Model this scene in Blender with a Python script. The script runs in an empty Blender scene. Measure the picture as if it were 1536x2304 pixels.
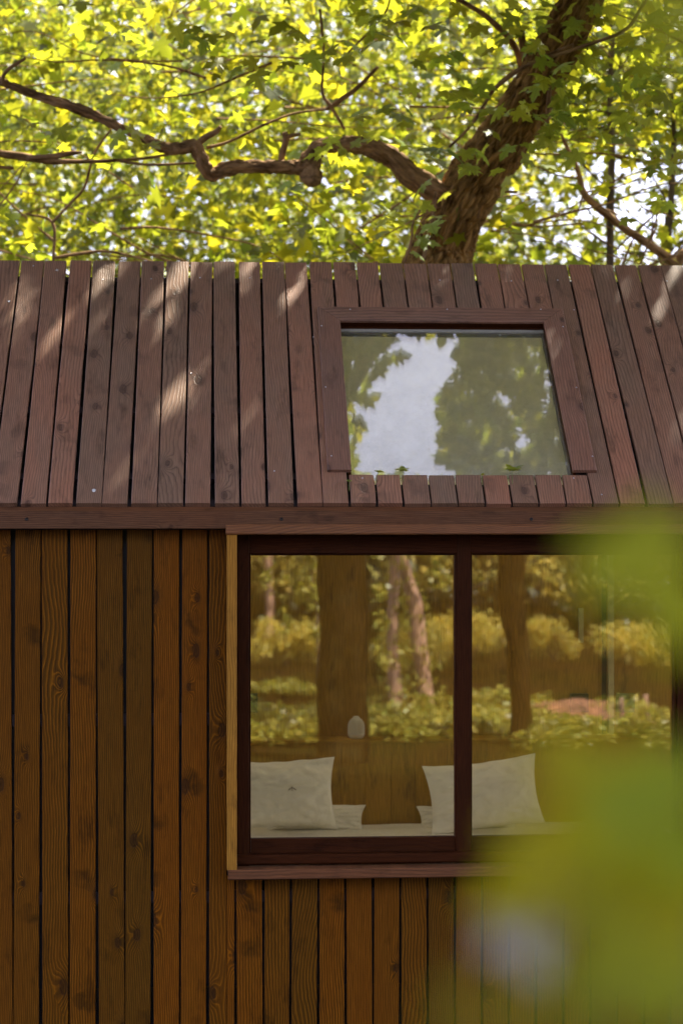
import bpy, math, random
import numpy as np
from mathutils import Vector, Matrix, noise as mnoise

R = math.radians
rng = np.random.default_rng(11)
random.seed(5)
SC = bpy.context.scene
COL = SC.collection

# ------------------------------------------------------------------ camera
FPX = 4226.0          # focal length in photo pixels (photo 1536 wide)
PX0, HOR = 768.0, 1165.0
ZC = 2.80
YAW = math.atan(288.0 / FPX)
cam_d = bpy.data.cameras.new('camera')
cam_d.sensor_fit = 'HORIZONTAL'
cam_d.sensor_width = 24.0
cam_d.lens = 24.0 * FPX / 1536.0
cam_d.shift_y = (HOR - 1152.0) / 1536.0
cam_d.clip_start = 0.05
cam_d.clip_end = 1200.0
cam_d.dof.use_dof = True
cam_d.dof.focus_distance = 9.55
cam_d.dof.aperture_fstop = 0.066 / 0.037
cam = bpy.data.objects.new('camera', cam_d)
COL.objects.link(cam)
cam.location = (0, 0, ZC)
cam.rotation_euler = (R(90), 0, -YAW)
SC.camera = cam

# ------------------------------------------------------------------ world, sun, exposure
SUN_DIR = Vector((0.42, 0.50, 0.90)).normalized()      # towards the sun (behind the cabin, high, to the right)
elev = math.asin(SUN_DIR.z)
azim = math.atan2(SUN_DIR.x, SUN_DIR.y)                # clockwise from +Y
W = bpy.data.worlds.new('World')
SC.world = W
W.use_nodes = True
wn, wl = W.node_tree.nodes, W.node_tree.links
wn.clear()
sky = wn.new('ShaderNodeTexSky')
sky.sky_type = 'NISHITA'
sky.sun_disc = False
sky.sun_elevation = elev
sky.sun_rotation = azim
sky.dust_density = 3.0
sky.air_density = 1.0
sky.ozone_density = 1.0
veil = wn.new('ShaderNodeMix'); veil.data_type = 'RGBA'; veil.inputs[0].default_value = 0.62
veil.inputs[7].default_value = (5.9, 5.75, 8.4, 1)      # thin bright high cloud over the blue
wbg = wn.new('ShaderNodeBackground'); wbg.inputs['Strength'].default_value = 0.11
wo = wn.new('ShaderNodeOutputWorld')
wl.new(sky.outputs[0], veil.inputs[6]); wl.new(veil.outputs[2], wbg.inputs['Color']); wl.new(wbg.outputs[0], wo.inputs[0])
sun_d = bpy.data.lights.new('sun', 'SUN')
sun_d.energy = 5.0
sun_d.angle = R(0.8)
sun_d.color = (1.0, 0.88, 0.70)
sun = bpy.data.objects.new('sun', sun_d)
COL.objects.link(sun)
sun.location = (0, 0, 30)
sun.rotation_euler = SUN_DIR.to_track_quat('Z', 'Y').to_euler()
SC.view_settings.view_transform = 'Standard'
SC.view_settings.look = 'None'
SC.view_settings.gamma = 1.0
SC.view_settings.use_curve_mapping = False
SC.view_settings.exposure = 1.95
SC.cycles.use_denoising = True
SC.cycles.max_bounces = 10
SC.cycles.diffuse_bounces = 5
SC.cycles.transparent_max_bounces = 12
SC.cycles.sample_clamp_indirect = 6.0

# ------------------------------------------------------------------ pixel helpers (used only to measure where things stand)
def ray(px, py):
    vx, vz = (px - PX0) / FPX, -(py - HOR) / FPX
    c, s = math.cos(YAW), math.sin(YAW)
    return Vector((c * vx + s, -s * vx + c, vz))
def at(px, py, Y):
    d = ray(px, py)
    return Vector((0, 0, ZC)) + d * (Y / d.y)
YG = 9.47                                                # plane of the window glass
def refl(px, py, M):                                     # a place behind the camera seen mirrored in the window
    p = at(px, py, M)
    return Vector((p.x, 2 * YG - p.y, p.z))
def PX(px, Y, py=1165):
    return at(px, py, Y).x
def PZ(py, Y, px=480):
    return at(px, py, Y).z

# ------------------------------------------------------------------ object helpers
def link(name, me, mats=None, parent=None, kind=None, loc=None, rot=None):
    o = bpy.data.objects.new(name, me)
    COL.objects.link(o)
    if mats is not None and me is not None and not me.materials:
        for m in (mats if isinstance(mats, (list, tuple)) else [mats]):
            me.materials.append(m)
    if parent is not None: o.parent = parent
    if kind: o['kind'] = kind
    if loc is not None: o.location = loc
    if rot is not None: o.rotation_euler = rot
    return o
def tag(o, label, cat, group=None):
    o['label'] = label; o['category'] = cat
    if group: o['group'] = group
    return o
def empty(name, loc=(0, 0, 0), rot=(0, 0, 0), parent=None):
    o = bpy.data.objects.new(name, None)
    COL.objects.link(o)
    o.location = loc; o.rotation_euler = rot
    o.empty_display_size = 0.1
    if parent: o.parent = parent
    return o
def mesh(name, verts, faces, smooth=False):
    me = bpy.data.meshes.new(name)
    me.from_pydata([tuple(v) for v in verts], [], faces)
    me.update()
    if smooth:
        me.polygons.foreach_set('use_smooth', [True] * len(me.polygons))
    return me
def tri_mesh(name, V, T, smooth=False):
    me = bpy.data.meshes.new(name)
    n, m = len(V), len(T)
    me.vertices.add(n); me.vertices.foreach_set('co', np.asarray(V, np.float32).ravel())
    me.loops.add(m * 3); me.loops.foreach_set('vertex_index', np.asarray(T, np.int32).ravel())
    me.polygons.add(m); me.polygons.foreach_set('loop_start', np.arange(0, m * 3, 3, dtype=np.int32))
    me.polygons.foreach_set('loop_total', np.full(m, 3, np.int32))
    if smooth: me.polygons.foreach_set('use_smooth', np.ones(m, bool))
    me.update(); me.validate()
    return me

def board_mesh(w, l, t, ch=0.003, cuts=1, crook=0.0, mit=(0, 0), name='board'):
    """board lying along local y, width x, top face at z=0, thickness below; chamfered long edges.
    mit = shift in y of the x=+w/2 side at (start, end) for mitred ends."""
    a, c = w / 2, ch
    sec = [(-a, -c), (-a + c, 0), (a - c, 0), (a, -c), (a, -t + c), (a - c, -t), (-a + c, -t), (-a, -t + c)]
    V, F = [], []
    n = len(sec)
    for i in range(cuts + 1):
        f = i / cuts
        y = -l / 2 + l * f
        dx = crook * math.sin(f * math.pi)
        for (x, z) in sec:
            k = x / w + 0.5
            yy = y
            if i == 0: yy += mit[0] * k
            if i == cuts: yy += mit[1] * k
            V.append((x + dx, yy, z))
    for i in range(cuts):
        for j in range(n):
            k = (j + 1) % n
            F.append((i * n + j, i * n + k, (i + 1) * n + k, (i + 1) * n + j))
    F.append(tuple(range(n - 1, -1, -1)))
    F.append(tuple(cuts * n + j for j in range(n)))
    F = [tuple(reversed(f)) for f in F]
    return mesh(name, V, F)
def box_mesh(sx, sy, sz, name='box'):
    x, y, z = sx / 2, sy / 2, sz / 2
    V = [(-x, -y, -z), (x, -y, -z), (x, y, -z), (-x, y, -z), (-x, -y, z), (x, -y, z), (x, y, z), (-x, y, z)]
    F = [(0, 3, 2, 1), (4, 5, 6, 7), (0, 1, 5, 4), (1, 2, 6, 5), (2, 3, 7, 6), (3, 0, 4, 7)]
    return mesh(name, V, F)
def block(name, x0, x1, y0, y1, z0, z1, m, parent=None, kind=None):
    return link(name, box_mesh(x1 - x0, y1 - y0, z1 - z0, name), m, parent, kind, ((x0 + x1) / 2, (y0 + y1) / 2, (z0 + z1) / 2))
# boards placed in the wall (front face towards -Y)
UPRIGHT = (R(90), 0, 0)           # local y -> world z, local z -> world -y
LEVEL = Matrix(((0, 1, 0), (0, 0, -1), (-1, 0, 0))).transposed()
def level_rot():
    # local y -> world +x, local z -> world -y, local x -> world -z ... as a rotation matrix
    m = Matrix(((0, 1, 0), (0, 0, -1), (-1, 0, 0)))
    return m.to_euler()
def vboard(name, x0, x1, z0, z1, yf, t, m, parent, ch=0.003, dy=0.0, tilt=0.0, me=None):
    me = me or board_mesh(x1 - x0, z1 - z0, t, ch, 1, name=name)
    return link(name, me, m, parent, loc=((x0 + x1) / 2, yf + dy, (z0 + z1) / 2), rot=(R(90), tilt, 0))
def hboard(name, x0, x1, z0, z1, yf, t, m, parent, ch=0.003):
    me = board_mesh(z1 - z0, x1 - x0, t, ch, 1, name=name)
    return link(name, me, m, parent, loc=((x0 + x1) / 2, yf, (z0 + z1) / 2), rot=level_rot())

# ------------------------------------------------------------------ materials
def mat(name):
    m = bpy.data.materials.new(name)
    m.use_nodes = True
    nt = m.node_tree
    nt.nodes.clear()
    out = nt.nodes.new('ShaderNodeOutputMaterial')
    return m, nt.nodes, nt.links, out
def math_(N, L, op, a, b=None, c=None, clamp=False):
    n = N.new('ShaderNodeMath'); n.operation = op; n.use_clamp = clamp
    for i, v in enumerate((a, b, c)):
        if v is None: continue
        if isinstance(v, (int, float)): n.inputs[i].default_value = v
        else: L.new(v, n.inputs[i])
    return n.outputs[0]
def mixc(N, L, f, a, b, blend='MIX'):
    n = N.new('ShaderNodeMix'); n.data_type = 'RGBA'; n.blend_type = blend
    for i, v in ((0, f), (6, a), (7, b)):
        if isinstance(v, (int, float)): n.inputs[i].default_value = v
        elif isinstance(v, (tuple, list)): n.inputs[i].default_value = (*v[:3], 1)
        else: L.new(v, n.inputs[i])
    return n.outputs[2]
def ramp(N, L, f, stops):
    n = N.new('ShaderNodeValToRGB')
    L.new(f, n.inputs[0])
    e = n.color_ramp.elements
    while len(e) < len(stops): e.new(0.5)
    for i, (p, c) in enumerate(stops):
        e[i].position = p
        e[i].color = (c, c, c, 1) if isinstance(c, (int, float)) else (*c, 1)
    return n.outputs[0]
def tex_noise(N, L, vec, scale, detail=2, rough=0.5, dim='3D', dist=0.0):
    n = N.new('ShaderNodeTexNoise'); n.noise_dimensions = dim
    n.inputs['Scale'].default_value = scale; n.inputs['Detail'].default_value = detail
    n.inputs['Roughness'].default_value = rough; n.inputs['Distortion'].default_value = dist
    if vec is not None: L.new(vec, n.inputs['Vector'])
    return n.outputs[0]
def comb(N, L, x, y, z):
    n = N.new('ShaderNodeCombineXYZ')
    for i, v in enumerate((x, y, z)):
        if isinstance(v, (int, float)): n.inputs[i].default_value = v
        else: L.new(v, n.inputs[i])
    return n.outputs[0]

def wood(name, light, dark, warm, gloss=0.45, freq=70.0, coat=0.0, knots=0.45, dirt=0.0, contrast=1.0, tints=None, spec=0.4, wander=12.0, knotc=None, smear=0.6):
    """stained softwood: bands along local y that bend round knots"""
    m, N, L, out = mat(name)
    tc = N.new('ShaderNodeTexCoord'); oi = N.new('ShaderNodeObjectInfo')
    sep = N.new('ShaderNodeSeparateXYZ'); L.new(tc.outputs['Object'], sep.inputs[0])
    rnd = oi.outputs['Random']
    r2 = math_(N, L, 'FRACT', math_(N, L, 'MULTIPLY', rnd, 57.31))
    r3 = math_(N, L, 'FRACT', math_(N, L, 'MULTIPLY', rnd, 191.7))
    X, Y, Z = sep.outputs[0], sep.outputs[1], sep.outputs[2]
    Xo = math_(N, L, 'ADD', X, math_(N, L, 'MULTIPLY', r2, 31.0))
    Yo = math_(N, L, 'ADD', Y, math_(N, L, 'MULTIPLY', rnd, 83.0))
    Zo = math_(N, L, 'MULTIPLY', Z, 1.0)
    # knots
    kv = comb(N, L, math_(N, L, 'MULTIPLY', Xo, 5.2), math_(N, L, 'MULTIPLY', Yo, 2.7), 0.0)
    vo = N.new('ShaderNodeTexVoronoi'); vo.voronoi_dimensions = '2D'; vo.feature = 'F1'
    vo.inputs['Scale'].default_value = 1.0; vo.inputs['Randomness'].default_value = 0.95
    wob = tex_noise(N, L, comb(N, L, Xo, Yo, 0.0), 14.0, 2, 0.5, '2D')
    L.new(kv, vo.inputs['Vector'])
    sc_ = N.new('ShaderNodeSeparateColor'); L.new(vo.outputs['Color'], sc_.inputs[0])
    present = math_(N, L, 'LESS_THAN', sc_.outputs[0], knots)
    big = math_(N, L, 'MULTIPLY_ADD', sc_.outputs[2], 0.75, 0.5)
    d = math_(N, L, 'ADD', vo.outputs['Distance'], math_(N, L, 'MULTIPLY', math_(N, L, 'SUBTRACT', wob, 0.5), 0.07))
    d = math_(N, L, 'DIVIDE', d, big)
    g = math_(N, L, 'MULTIPLY', math_(N, L, 'POWER', 2.718, math_(N, L, 'MULTIPLY', math_(N, L, 'POWER', math_(N, L, 'DIVIDE', d, 0.19), 2.0), -1.0)), present)
    sgn = math_(N, L, 'SUBTRACT', math_(N, L, 'MULTIPLY', math_(N, L, 'GREATER_THAN', sc_.outputs[1], 0.5), 2.0), 1.0)
    # growth rings
    slow = tex_noise(N, L, comb(N, L, math_(N, L, 'MULTIPLY', Xo, 2.6), math_(N, L, 'MULTIPLY', Yo, 1.15), 0.0), 1.0, 1.5, 0.45, '2D')
    fr = math_(N, L, 'MULTIPLY', math_(N, L, 'MULTIPLY_ADD', r3, 0.75, 0.6), freq)
    h = math_(N, L, 'MULTIPLY', Xo, fr)
    h = math_(N, L, 'ADD', h, math_(N, L, 'MULTIPLY', slow, math_(N, L, 'MULTIPLY_ADD', r2, wander, 3.5)))
    h = math_(N, L, 'ADD', h, math_(N, L, 'MULTIPLY', Zo, 40.0))
    h = math_(N, L, 'ADD', h, math_(N, L, 'MULTIPLY', g, math_(N, L, 'MULTIPLY', sgn, 4.2)))
    h = math_(N, L, 'ADD', h, math_(N, L, 'MULTIPLY', wob, 0.55))
    s = math_(N, L, 'FRACT', h)
    band = ramp(N, L, s, [(0.0, 0.12), (0.28, 0.0), (0.66, 0.38), (0.88, 1.0), (1.0, 0.12)])
    fib = tex_noise(N, L, comb(N, L, math_(N, L, 'MULTIPLY', Xo, 260.0), math_(N, L, 'MULTIPLY', Yo, 7.0), 0.0), 1.0, 3, 0.65, '2D')
    blot = tex_noise(N, L, comb(N, L, math_(N, L, 'MULTIPLY', Xo, 5.0), math_(N, L, 'MULTIPLY', Yo, 1.6), 0.0), 1.0, 4, 0.6, '2D')
    blot2 = tex_noise(N, L, comb(N, L, math_(N, L, 'MULTIPLY', Xo, 9.0), math_(N, L, 'MULTIPLY_ADD', Yo, 3.2, 40.0), 0.0), 1.0, 4, 0.65, '2D')
    bandc = math_(N, L, 'MULTIPLY', band, 0.85 * contrast)
    c = mixc(N, L, bandc, light, dark)
    wv = ramp(N, L, blot, [(0.38, 0.0), (0.62, 1.0)])
    c = mixc(N, L, math_(N, L, 'MULTIPLY', wv, 0.55), c, mixc(N, L, bandc, warm, tuple(0.5 * v + 0.5 * d_ for v, d_ in zip(warm, dark))))
    # plank to plank tint
    t0, t1 = tints or ((0.72, 0.80, 0.85), (1.35, 1.18, 1.05))
    tint = mixc(N, L, rnd, t0, t1)
    c = mixc(N, L, 1.0, c, tint, 'MULTIPLY')
    fc = ramp(N, L, fib, [(0.25, 0.62), (0.75, 1.28)])
    c = mixc(N, L, 1.0, c, fc, 'MULTIPLY')
    sm = ramp(N, L, blot2, [(0.22, 0.5), (0.42, 1.0), (0.7, 1.0), (0.85, 1.18)])
    c = mixc(N, L, 1.0, c, sm, 'MULTIPLY')
    # dark sweeping figure near branches
    v2 = N.new('ShaderNodeTexVoronoi'); v2.voronoi_dimensions = '2D'; v2.inputs['Scale'].default_value = 1.0
    wv2 = math_(N, L, 'MULTIPLY', math_(N, L, 'SUBTRACT', wob, 0.5), 0.9)
    L.new(comb(N, L, math_(N, L, 'MULTIPLY_ADD', Xo, 4.5, 7.0), math_(N, L, 'ADD', math_(N, L, 'MULTIPLY', math_(N, L, 'MULTIPLY_ADD', Xo, 0.45, Yo), 5.5), wv2), 0.0), v2.inputs['Vector'])
    s2_ = N.new('ShaderNodeSeparateColor'); L.new(v2.outputs['Color'], s2_.inputs[0])
    sme = math_(N, L, 'MULTIPLY', ramp(N, L, v2.outputs['Distance'], [(0.0, 1.0), (0.16, 0.55), (0.34, 0.0)]), math_(N, L, 'LESS_THAN', s2_.outputs[0], 0.2))
    sme = math_(N, L, 'MULTIPLY', sme, ramp(N, L, fib, [(0.2, 0.6), (0.7, 1.0)]))
    c = mixc(N, L, math_(N, L, 'MULTIPLY', sme, smear), c, tuple(v * 0.30 for v in light))
    # knot core and its dark rim
    core = ramp(N, L, d, [(0.0, 1.0), (0.055, 0.75), (0.078, 0.95), (0.10, 0.35), (0.2, 0.0)])
    core = math_(N, L, 'MULTIPLY', core, present)
    c = mixc(N, L, math_(N, L, 'MULTIPLY', core, 0.8), c, knotc or tuple(v * 0.5 for v in dark))
    bs = N.new('ShaderNodeBsdfPrincipled')
    L.new(c, bs.inputs['Base Color'])
    rr = math_(N, L, 'ADD', math_(N, L, 'MULTIPLY', blot, 0.25), gloss - 0.1)
    rr = math_(N, L, 'ADD', rr, math_(N, L, 'MULTIPLY', band, 0.08))
    L.new(rr, bs.inputs['Roughness'])
    bs.inputs['Specular IOR Level'].default_value = spec
    bs.inputs['Coat Weight'].default_value = coat
    bs.inputs['Coat Roughness'].default_value = 0.35
    hh = math_(N, L, 'MULTIPLY', band, 0.5)
    hh = math_(N, L, 'ADD', hh, math_(N, L, 'MULTIPLY', fib, 0.45))
    hh = math_(N, L, 'ADD', hh, math_(N, L, 'MULTIPLY', g, 3.0))
    hh = math_(N, L, 'SUBTRACT', hh, math_(N, L, 'MULTIPLY', core, 2.2))
    hh = math_(N, L, 'ADD', hh, math_(N, L, 'MULTIPLY', blot2, 1.5))
    hh = math_(N, L, 'SUBTRACT', hh, math_(N, L, 'MULTIPLY', sme, 1.5))
    bp = N.new('ShaderNodeBump'); bp.inputs['Strength'].default_value = 0.55; bp.inputs['Distance'].default_value = 0.0022
    L.new(hh, bp.inputs['Height']); L.new(bp.outputs[0], bs.inputs['Normal'])
    L.new(bs.outputs[0], out.inputs[0])
    return m

def plain(name, col, rough=0.6, metal=0.0, var=0.15, scale=20.0, bump=0.0, spec=0.5):
    m, N, L, out = mat(name)
    tc = N.new('ShaderNodeTexCoord')
    n = tex_noise(N, L, tc.outputs['Object'], scale, 4, 0.6)
    f = ramp(N, L, n, [(0.3, 1 - var), (0.7, 1 + var)])
    c = mixc(N, L, 1.0, col, f, 'MULTIPLY')
    bs = N.new('ShaderNodeBsdfPrincipled')
    L.new(c, bs.inputs['Base Color']); bs.inputs['Roughness'].default_value = rough; bs.inputs['Metallic'].default_value = metal
    bs.inputs['Specular IOR Level'].default_value = spec
    if bump:
        bp = N.new('ShaderNodeBump'); bp.inputs['Strength'].default_value = 0.6; bp.inputs['Distance'].default_value = bump
        L.new(n, bp.inputs['Height']); L.new(bp.outputs[0], bs.inputs['Normal'])
    L.new(bs.outputs[0], out.inputs[0])
    return m

def leafmat(name, refl_c, trans_c, tshare=0.55, var=0.35, gloss=0.06, yellow=(1.25, 1.05, 0.7), veins=False, rough=0.4):
    m, N, L, out = mat(name)
    ge = N.new('ShaderNodeNewGeometry'); oi = N.new('ShaderNodeObjectInfo')
    r = math_(N, L, 'FRACT', math_(N, L, 'ADD', ge.outputs['Random Per Island'], oi.outputs['Random']))
    v = math_(N, L, 'MULTIPLY_ADD', r, 2 * var, 1 - var)
    r2 = math_(N, L, 'FRACT', math_(N, L, 'MULTIPLY', r, 13.7))
    tint = mixc(N, L, r2, (0.85, 1.0, 1.0), yellow)
    def cc(col):
        a = mixc(N, L, 1.0, col, tint, 'MULTIPLY')
        b = N.new('ShaderNodeVectorMath'); b.operation = 'SCALE'
        L.new(a, b.inputs[0]); L.new(v, b.inputs['Scale'])
        return b.outputs[0]
    ca, cb = cc(refl_c), cc(trans_c)
    if veins:
        tc = N.new('ShaderNodeTexCoord')
        sp = N.new('ShaderNodeSeparateXYZ'); L.new(tc.outputs['Object'], sp.inputs[0])
        ax = math_(N, L, 'ABSOLUTE', sp.outputs[0])
        ang = math_(N, L, 'ARCTAN2', ax, math_(N, L, 'ADD', sp.outputs[1], 0.002))
        k = math_(N, L, 'ABSOLUTE', math_(N, L, 'SINE', math_(N, L, 'MULTIPLY', ang, 3.3)))
        f = ramp(N, L, k, [(0.0, 0.62), (0.10, 0.8), (0.22, 1.0), (1.0, 1.0)])
        cb = mixc(N, L, 1.0, cb, f, 'MULTIPLY')
    di = N.new('ShaderNodeBsdfDiffuse'); tr = N.new('ShaderNodeBsdfTranslucent'); gl = N.new('ShaderNodeBsdfGlossy')
    L.new(ca, di.inputs[0]); L.new(cb, tr.inputs[0]); gl.inputs['Roughness'].default_value = rough
    gl.inputs[0].default_value = (0.9, 0.95, 1, 1)
    a = N.new('ShaderNodeMixShader'); a.inputs[0].default_value = tshare
    L.new(di.outputs[0], a.inputs[1]); L.new(tr.outputs[0], a.inputs[2])
    b = N.new('ShaderNodeMixShader'); b.inputs[0].default_value = gloss
    L.new(a.outputs[0], b.inputs[1]); L.new(gl.outputs[0], b.inputs[2])
    L.new(b.outputs[0], out.inputs[0])
    return m

def bark(name, c0, c1, scale=18.0, stretch=0.22, dist=0.012, spec=0.15):
    m, N, L, out = mat(name)
    tc = N.new('ShaderNodeTexCoord')
    at_ = N.new('ShaderNodeAttribute'); at_.attribute_name = 'barkuv'
    n1 = tex_noise(N, L, at_.outputs['Vector'], scale, 6, 0.65, '3D', 0.4)
    n2 = tex_noise(N, L, tc.outputs['Object'], 3.0, 4, 0.6)
    f = ramp(N, L, n1, [(0.36, 0.0), (0.62, 1.0)])
    c = mixc(N, L, f, c0, c1)
    c = mixc(N, L, math_(N, L, 'MULTIPLY', ramp(N, L, n2, [(0.5, 0.0), (0.7, 1.0)]), 0.35), c, tuple(0.5 * a + 0.5 * b for a, b in zip(c1, (0.10, 0.10, 0.04))))
    bs = N.new('ShaderNodeBsdfPrincipled'); L.new(c, bs.inputs['Base Color'])
    bs.inputs['Roughness'].default_value = 0.85; bs.inputs['Specular IOR Level'].default_value = spec
    bp = N.new('ShaderNodeBump'); bp.inputs['Strength'].default_value = 0.9; bp.inputs['Distance'].default_value = dist
    L.new(n1, bp.inputs['Height']); L.new(bp.outputs[0], bs.inputs['Normal'])
    L.new(bs.outputs[0], out.inputs[0])
    return m

def glassmat(name, refl_w, tint, rough=0.0, dust=0.0, dustcol=(0.4, 0.4, 0.35), wave=0.0, ior=1.5, waves=1.2, low=0.0):
    m, N, L, out = mat(name)
    tc = N.new('ShaderNodeTexCoord')
    tr = N.new('ShaderNodeBsdfTransparent'); tr.inputs[0].default_value = (*tint, 1)
    gl = N.new('ShaderNodeBsdfGlossy'); gl.inputs['Roughness'].default_value = rough
    ge = N.new('ShaderNodeNewGeometry'); dp = N.new('ShaderNodeVectorMath'); dp.operation = 'DOT_PRODUCT'
    L.new(ge.outputs['Normal'], dp.inputs[0]); L.new(ge.outputs['Incoming'], dp.inputs[1])
    sch = math_(N, L, 'MULTIPLY_ADD', math_(N, L, 'POWER', math_(N, L, 'SUBTRACT', 1.0, math_(N, L, 'ABSOLUTE', dp.outputs['Value']), clamp=True), 5.0), 0.96, 0.04)
    f = math_(N, L, 'ADD', sch, refl_w, clamp=True)
    if wave:
        n = tex_noise(N, L, tc.outputs['Object'], waves, 2, 0.4)
        bp = N.new('ShaderNodeBump'); bp.inputs['Strength'].default_value = 1.0; bp.inputs['Distance'].default_value = wave
        L.new(n, bp.inputs['Height']); L.new(bp.outputs[0], gl.inputs['Normal'])
    mx = N.new('ShaderNodeMixShader'); L.new(f, mx.inputs[0]); L.new(tr.outputs[0], mx.inputs[1]); L.new(gl.outputs[0], mx.inputs[2])
    last = mx.outputs[0]
    if dust:
        df = N.new('ShaderNodeBsdfDiffuse'); df.inputs[0].default_value = (*dustcol, 1)
        n = tex_noise(N, L, tc.outputs['Object'], 7.0, 6, 0.65)
        sp = tex_noise(N, L, tc.outputs['Object'], 90.0, 3, 0.7)
        gv = ramp(N, L, n, [(0.3, 0.55), (0.75, 1.35)])
        s2 = ramp(N, L, sp, [(0.5, 0.9), (0.72, 1.5)])
        fd = math_(N, L, 'MULTIPLY', math_(N, L, 'MULTIPLY', gv, s2), dust, clamp=True)
        if low:
            sy = N.new('ShaderNodeSeparateXYZ'); L.new(tc.outputs['Generated'], sy.inputs[0])
            fd = math_(N, L, 'MULTIPLY', fd, math_(N, L, 'MULTIPLY_ADD', ramp(N, L, sy.outputs[1], [(0.0, 1.0), (0.18, 0.35), (0.6, 0.0)]), low, 1.0), clamp=True)
        m2 = N.new('ShaderNodeMixShader'); L.new(fd, m2.inputs[0]); L.new(last, m2.inputs[1]); L.new(df.outputs[0], m2.inputs[2])
        last = m2.outputs[0]
    L.new(last, out.inputs[0])
    return m

M_ROOF = wood('roof_wood', (0.32, 0.178, 0.106), (0.125, 0.064, 0.040), (0.35, 0.160, 0.085), 0.42, 78.0, 0.2, 0.5,
              tints=((0.76, 0.84, 0.86), (1.16, 1.02, 0.98)), knotc=(0.05, 0.026, 0.018))
M_TRIM = wood('skylight_trim_wood', (0.31, 0.158, 0.098), (0.130, 0.063, 0.040), (0.335, 0.145, 0.080), 0.45, 60.0, 0.08, 0.3, knotc=(0.05, 0.026, 0.018), smear=0.3)
M_FASC = wood('fascia_wood', (0.140, 0.066, 0.030), (0.058, 0.028, 0.013), (0.16, 0.064, 0.024), 0.45, 80.0, 0.0, 0.3, spec=0.15, smear=0.3)
M_WALL = wood('wall_wood', (0.078, 0.0345, 0.0035), (0.28, 0.108, 0.004), (0.120, 0.043, 0.002), 0.5, 92.0, 0.0, 0.42,
              tints=((0.70, 0.74, 0.88), (1.16, 0.94, 0.78)), spec=0.08, contrast=1.1, wander=6.5, knotc=(0.022, 0.010, 0.003), smear=0.85)
M_HEAD = wood('head_board_wood', (0.20, 0.085, 0.030), (0.085, 0.036, 0.012), (0.22, 0.080, 0.022), 0.42, 70.0, 0.0, 0.2, spec=0.35, smear=0.2)
M_CASE = wood('casing_wood', (0.36, 0.175, 0.022), (0.14, 0.060, 0.006), (0.38, 0.17, 0.02), 0.55, 95.0, 0.0, 0.25,
              tints=((1.0, 1.0, 1.0), (1.1, 1.08, 1.05)), spec=0.15)
M_FRAME = wood('frame_wood', (0.040, 0.012, 0.003), (0.020, 0.006, 0.002), (0.052, 0.014, 0.003), 0.5, 60.0, 0.0, 0.0, contrast=0.45, spec=0.06,
               tints=((0.9, 0.95, 1.0), (1.1, 1.0, 1.0)), smear=0.0)
M_PLY = wood('plywood', (0.42, 0.235, 0.022), (0.33, 0.175, 0.014), (0.44, 0.235, 0.018), 0.6, 55.0, 0.0, 0.0, contrast=0.8,
             tints=((0.92, 0.94, 0.96), (1.06, 1.04, 1.0)), smear=0.0)
M_MEMB = plain('black_membrane', (0.012, 0.012, 0.015), 0.6)
M_BATT = plain('dark_batten', (0.035, 0.026, 0.030), 0.7)
M_PALE = plain('pale_seal', (0.30, 0.29, 0.24), 0.5)
M_SCREW = plain('zinc_screw', (0.62, 0.62, 0.64), 0.35, 0.6, 0.1)
M_DSCREW = plain('dark_screw', (0.03, 0.025, 0.02), 0.4, 0.6, 0.1)
M_GLASS = glassmat('window_glass', 0.145, (0.98, 0.95, 0.82), 0.0, 0.005, (0.5, 0.5, 0.4), 0.0017)
M_SKYGL = glassmat('skylight_glass', 0.08, (0.92, 0.94, 0.90), 0.004, 0.12, (0.46, 0.45, 0.36), 0.0004, low=0.9)
M_SKYGI = glassmat('skylight_inner_glass', 0.08, (0.90, 0.92, 0.88), 0.004, 0.0, (0.42, 0.42, 0.34), 0.0004)
M_BLIND = leafmat('blind_fabric', (0.20, 0.17, 0.11), (1.0, 0.96, 0.84), 0.95, 0.0, 0.0, (1, 1, 1))
M_BLACK = plain('black_plate', (0.012, 0.018, 0.014), 0.4)
M_LEAF = leafmat('maple_leaf', (0.068, 0.088, 0.012), (0.36, 0.385, 0.040), 0.55, 0.5, gloss=0.03)
M_LEAFG = leafmat('shade_lifted_leaf', (0.11, 0.15, 0.014), (0.50, 0.53, 0.035), 0.52, 0.4, gloss=0.03)  # maple leaf copy, colour lifted against shade in the nearer crown layers
M_LEAFB = leafmat('distant_leaf', (0.064, 0.084, 0.012), (0.36, 0.385, 0.052), 0.55, 0.6, gloss=0.03)
M_LEAFN = leafmat('near_maple_leaf', (0.20, 0.26, 0.04), (0.62, 0.70, 0.08), 0.52, 0.25, 0.06, veins=True)
M_LEAFF = leafmat('foreground_leaf', (0.15, 0.16, 0.004), (0.50, 0.52, 0.008), 0.55, 0.15, 0.01)
M_LEAFP = leafmat('sheen_grey_leaf', (0.17, 0.16, 0.13), (0.28, 0.26, 0.18), 0.45, 0.1, 0.12)  # grey tone painted in for the sky's sheen on a leaf
M_SHRUB = leafmat('shrub_leaf', (0.50, 0.44, 0.12), (0.80, 0.70, 0.15), 0.45, gloss=0.03)
M_DARKL = leafmat('shade_dark_leaf', (0.030, 0.045, 0.012), (0.06, 0.08, 0.015), 0.4)  # dark colour stands for foliage shaded by crowns overhead
M_IVY = leafmat('ivy_leaf', (0.24, 0.24, 0.05), (0.34, 0.34, 0.05), 0.4, 0.5, 0.03)
M_BARK = bark('maple_bark', (0.065, 0.032, 0.009), (0.42, 0.250, 0.085), 34.0)
M_BARKL = bark('limb_bark', (0.10, 0.052, 0.024), (0.47, 0.29, 0.15), 26.0)
M_BARKG = bark('grey_bark', (0.06, 0.045, 0.035), (0.16, 0.12, 0.09), 20.0)
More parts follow.
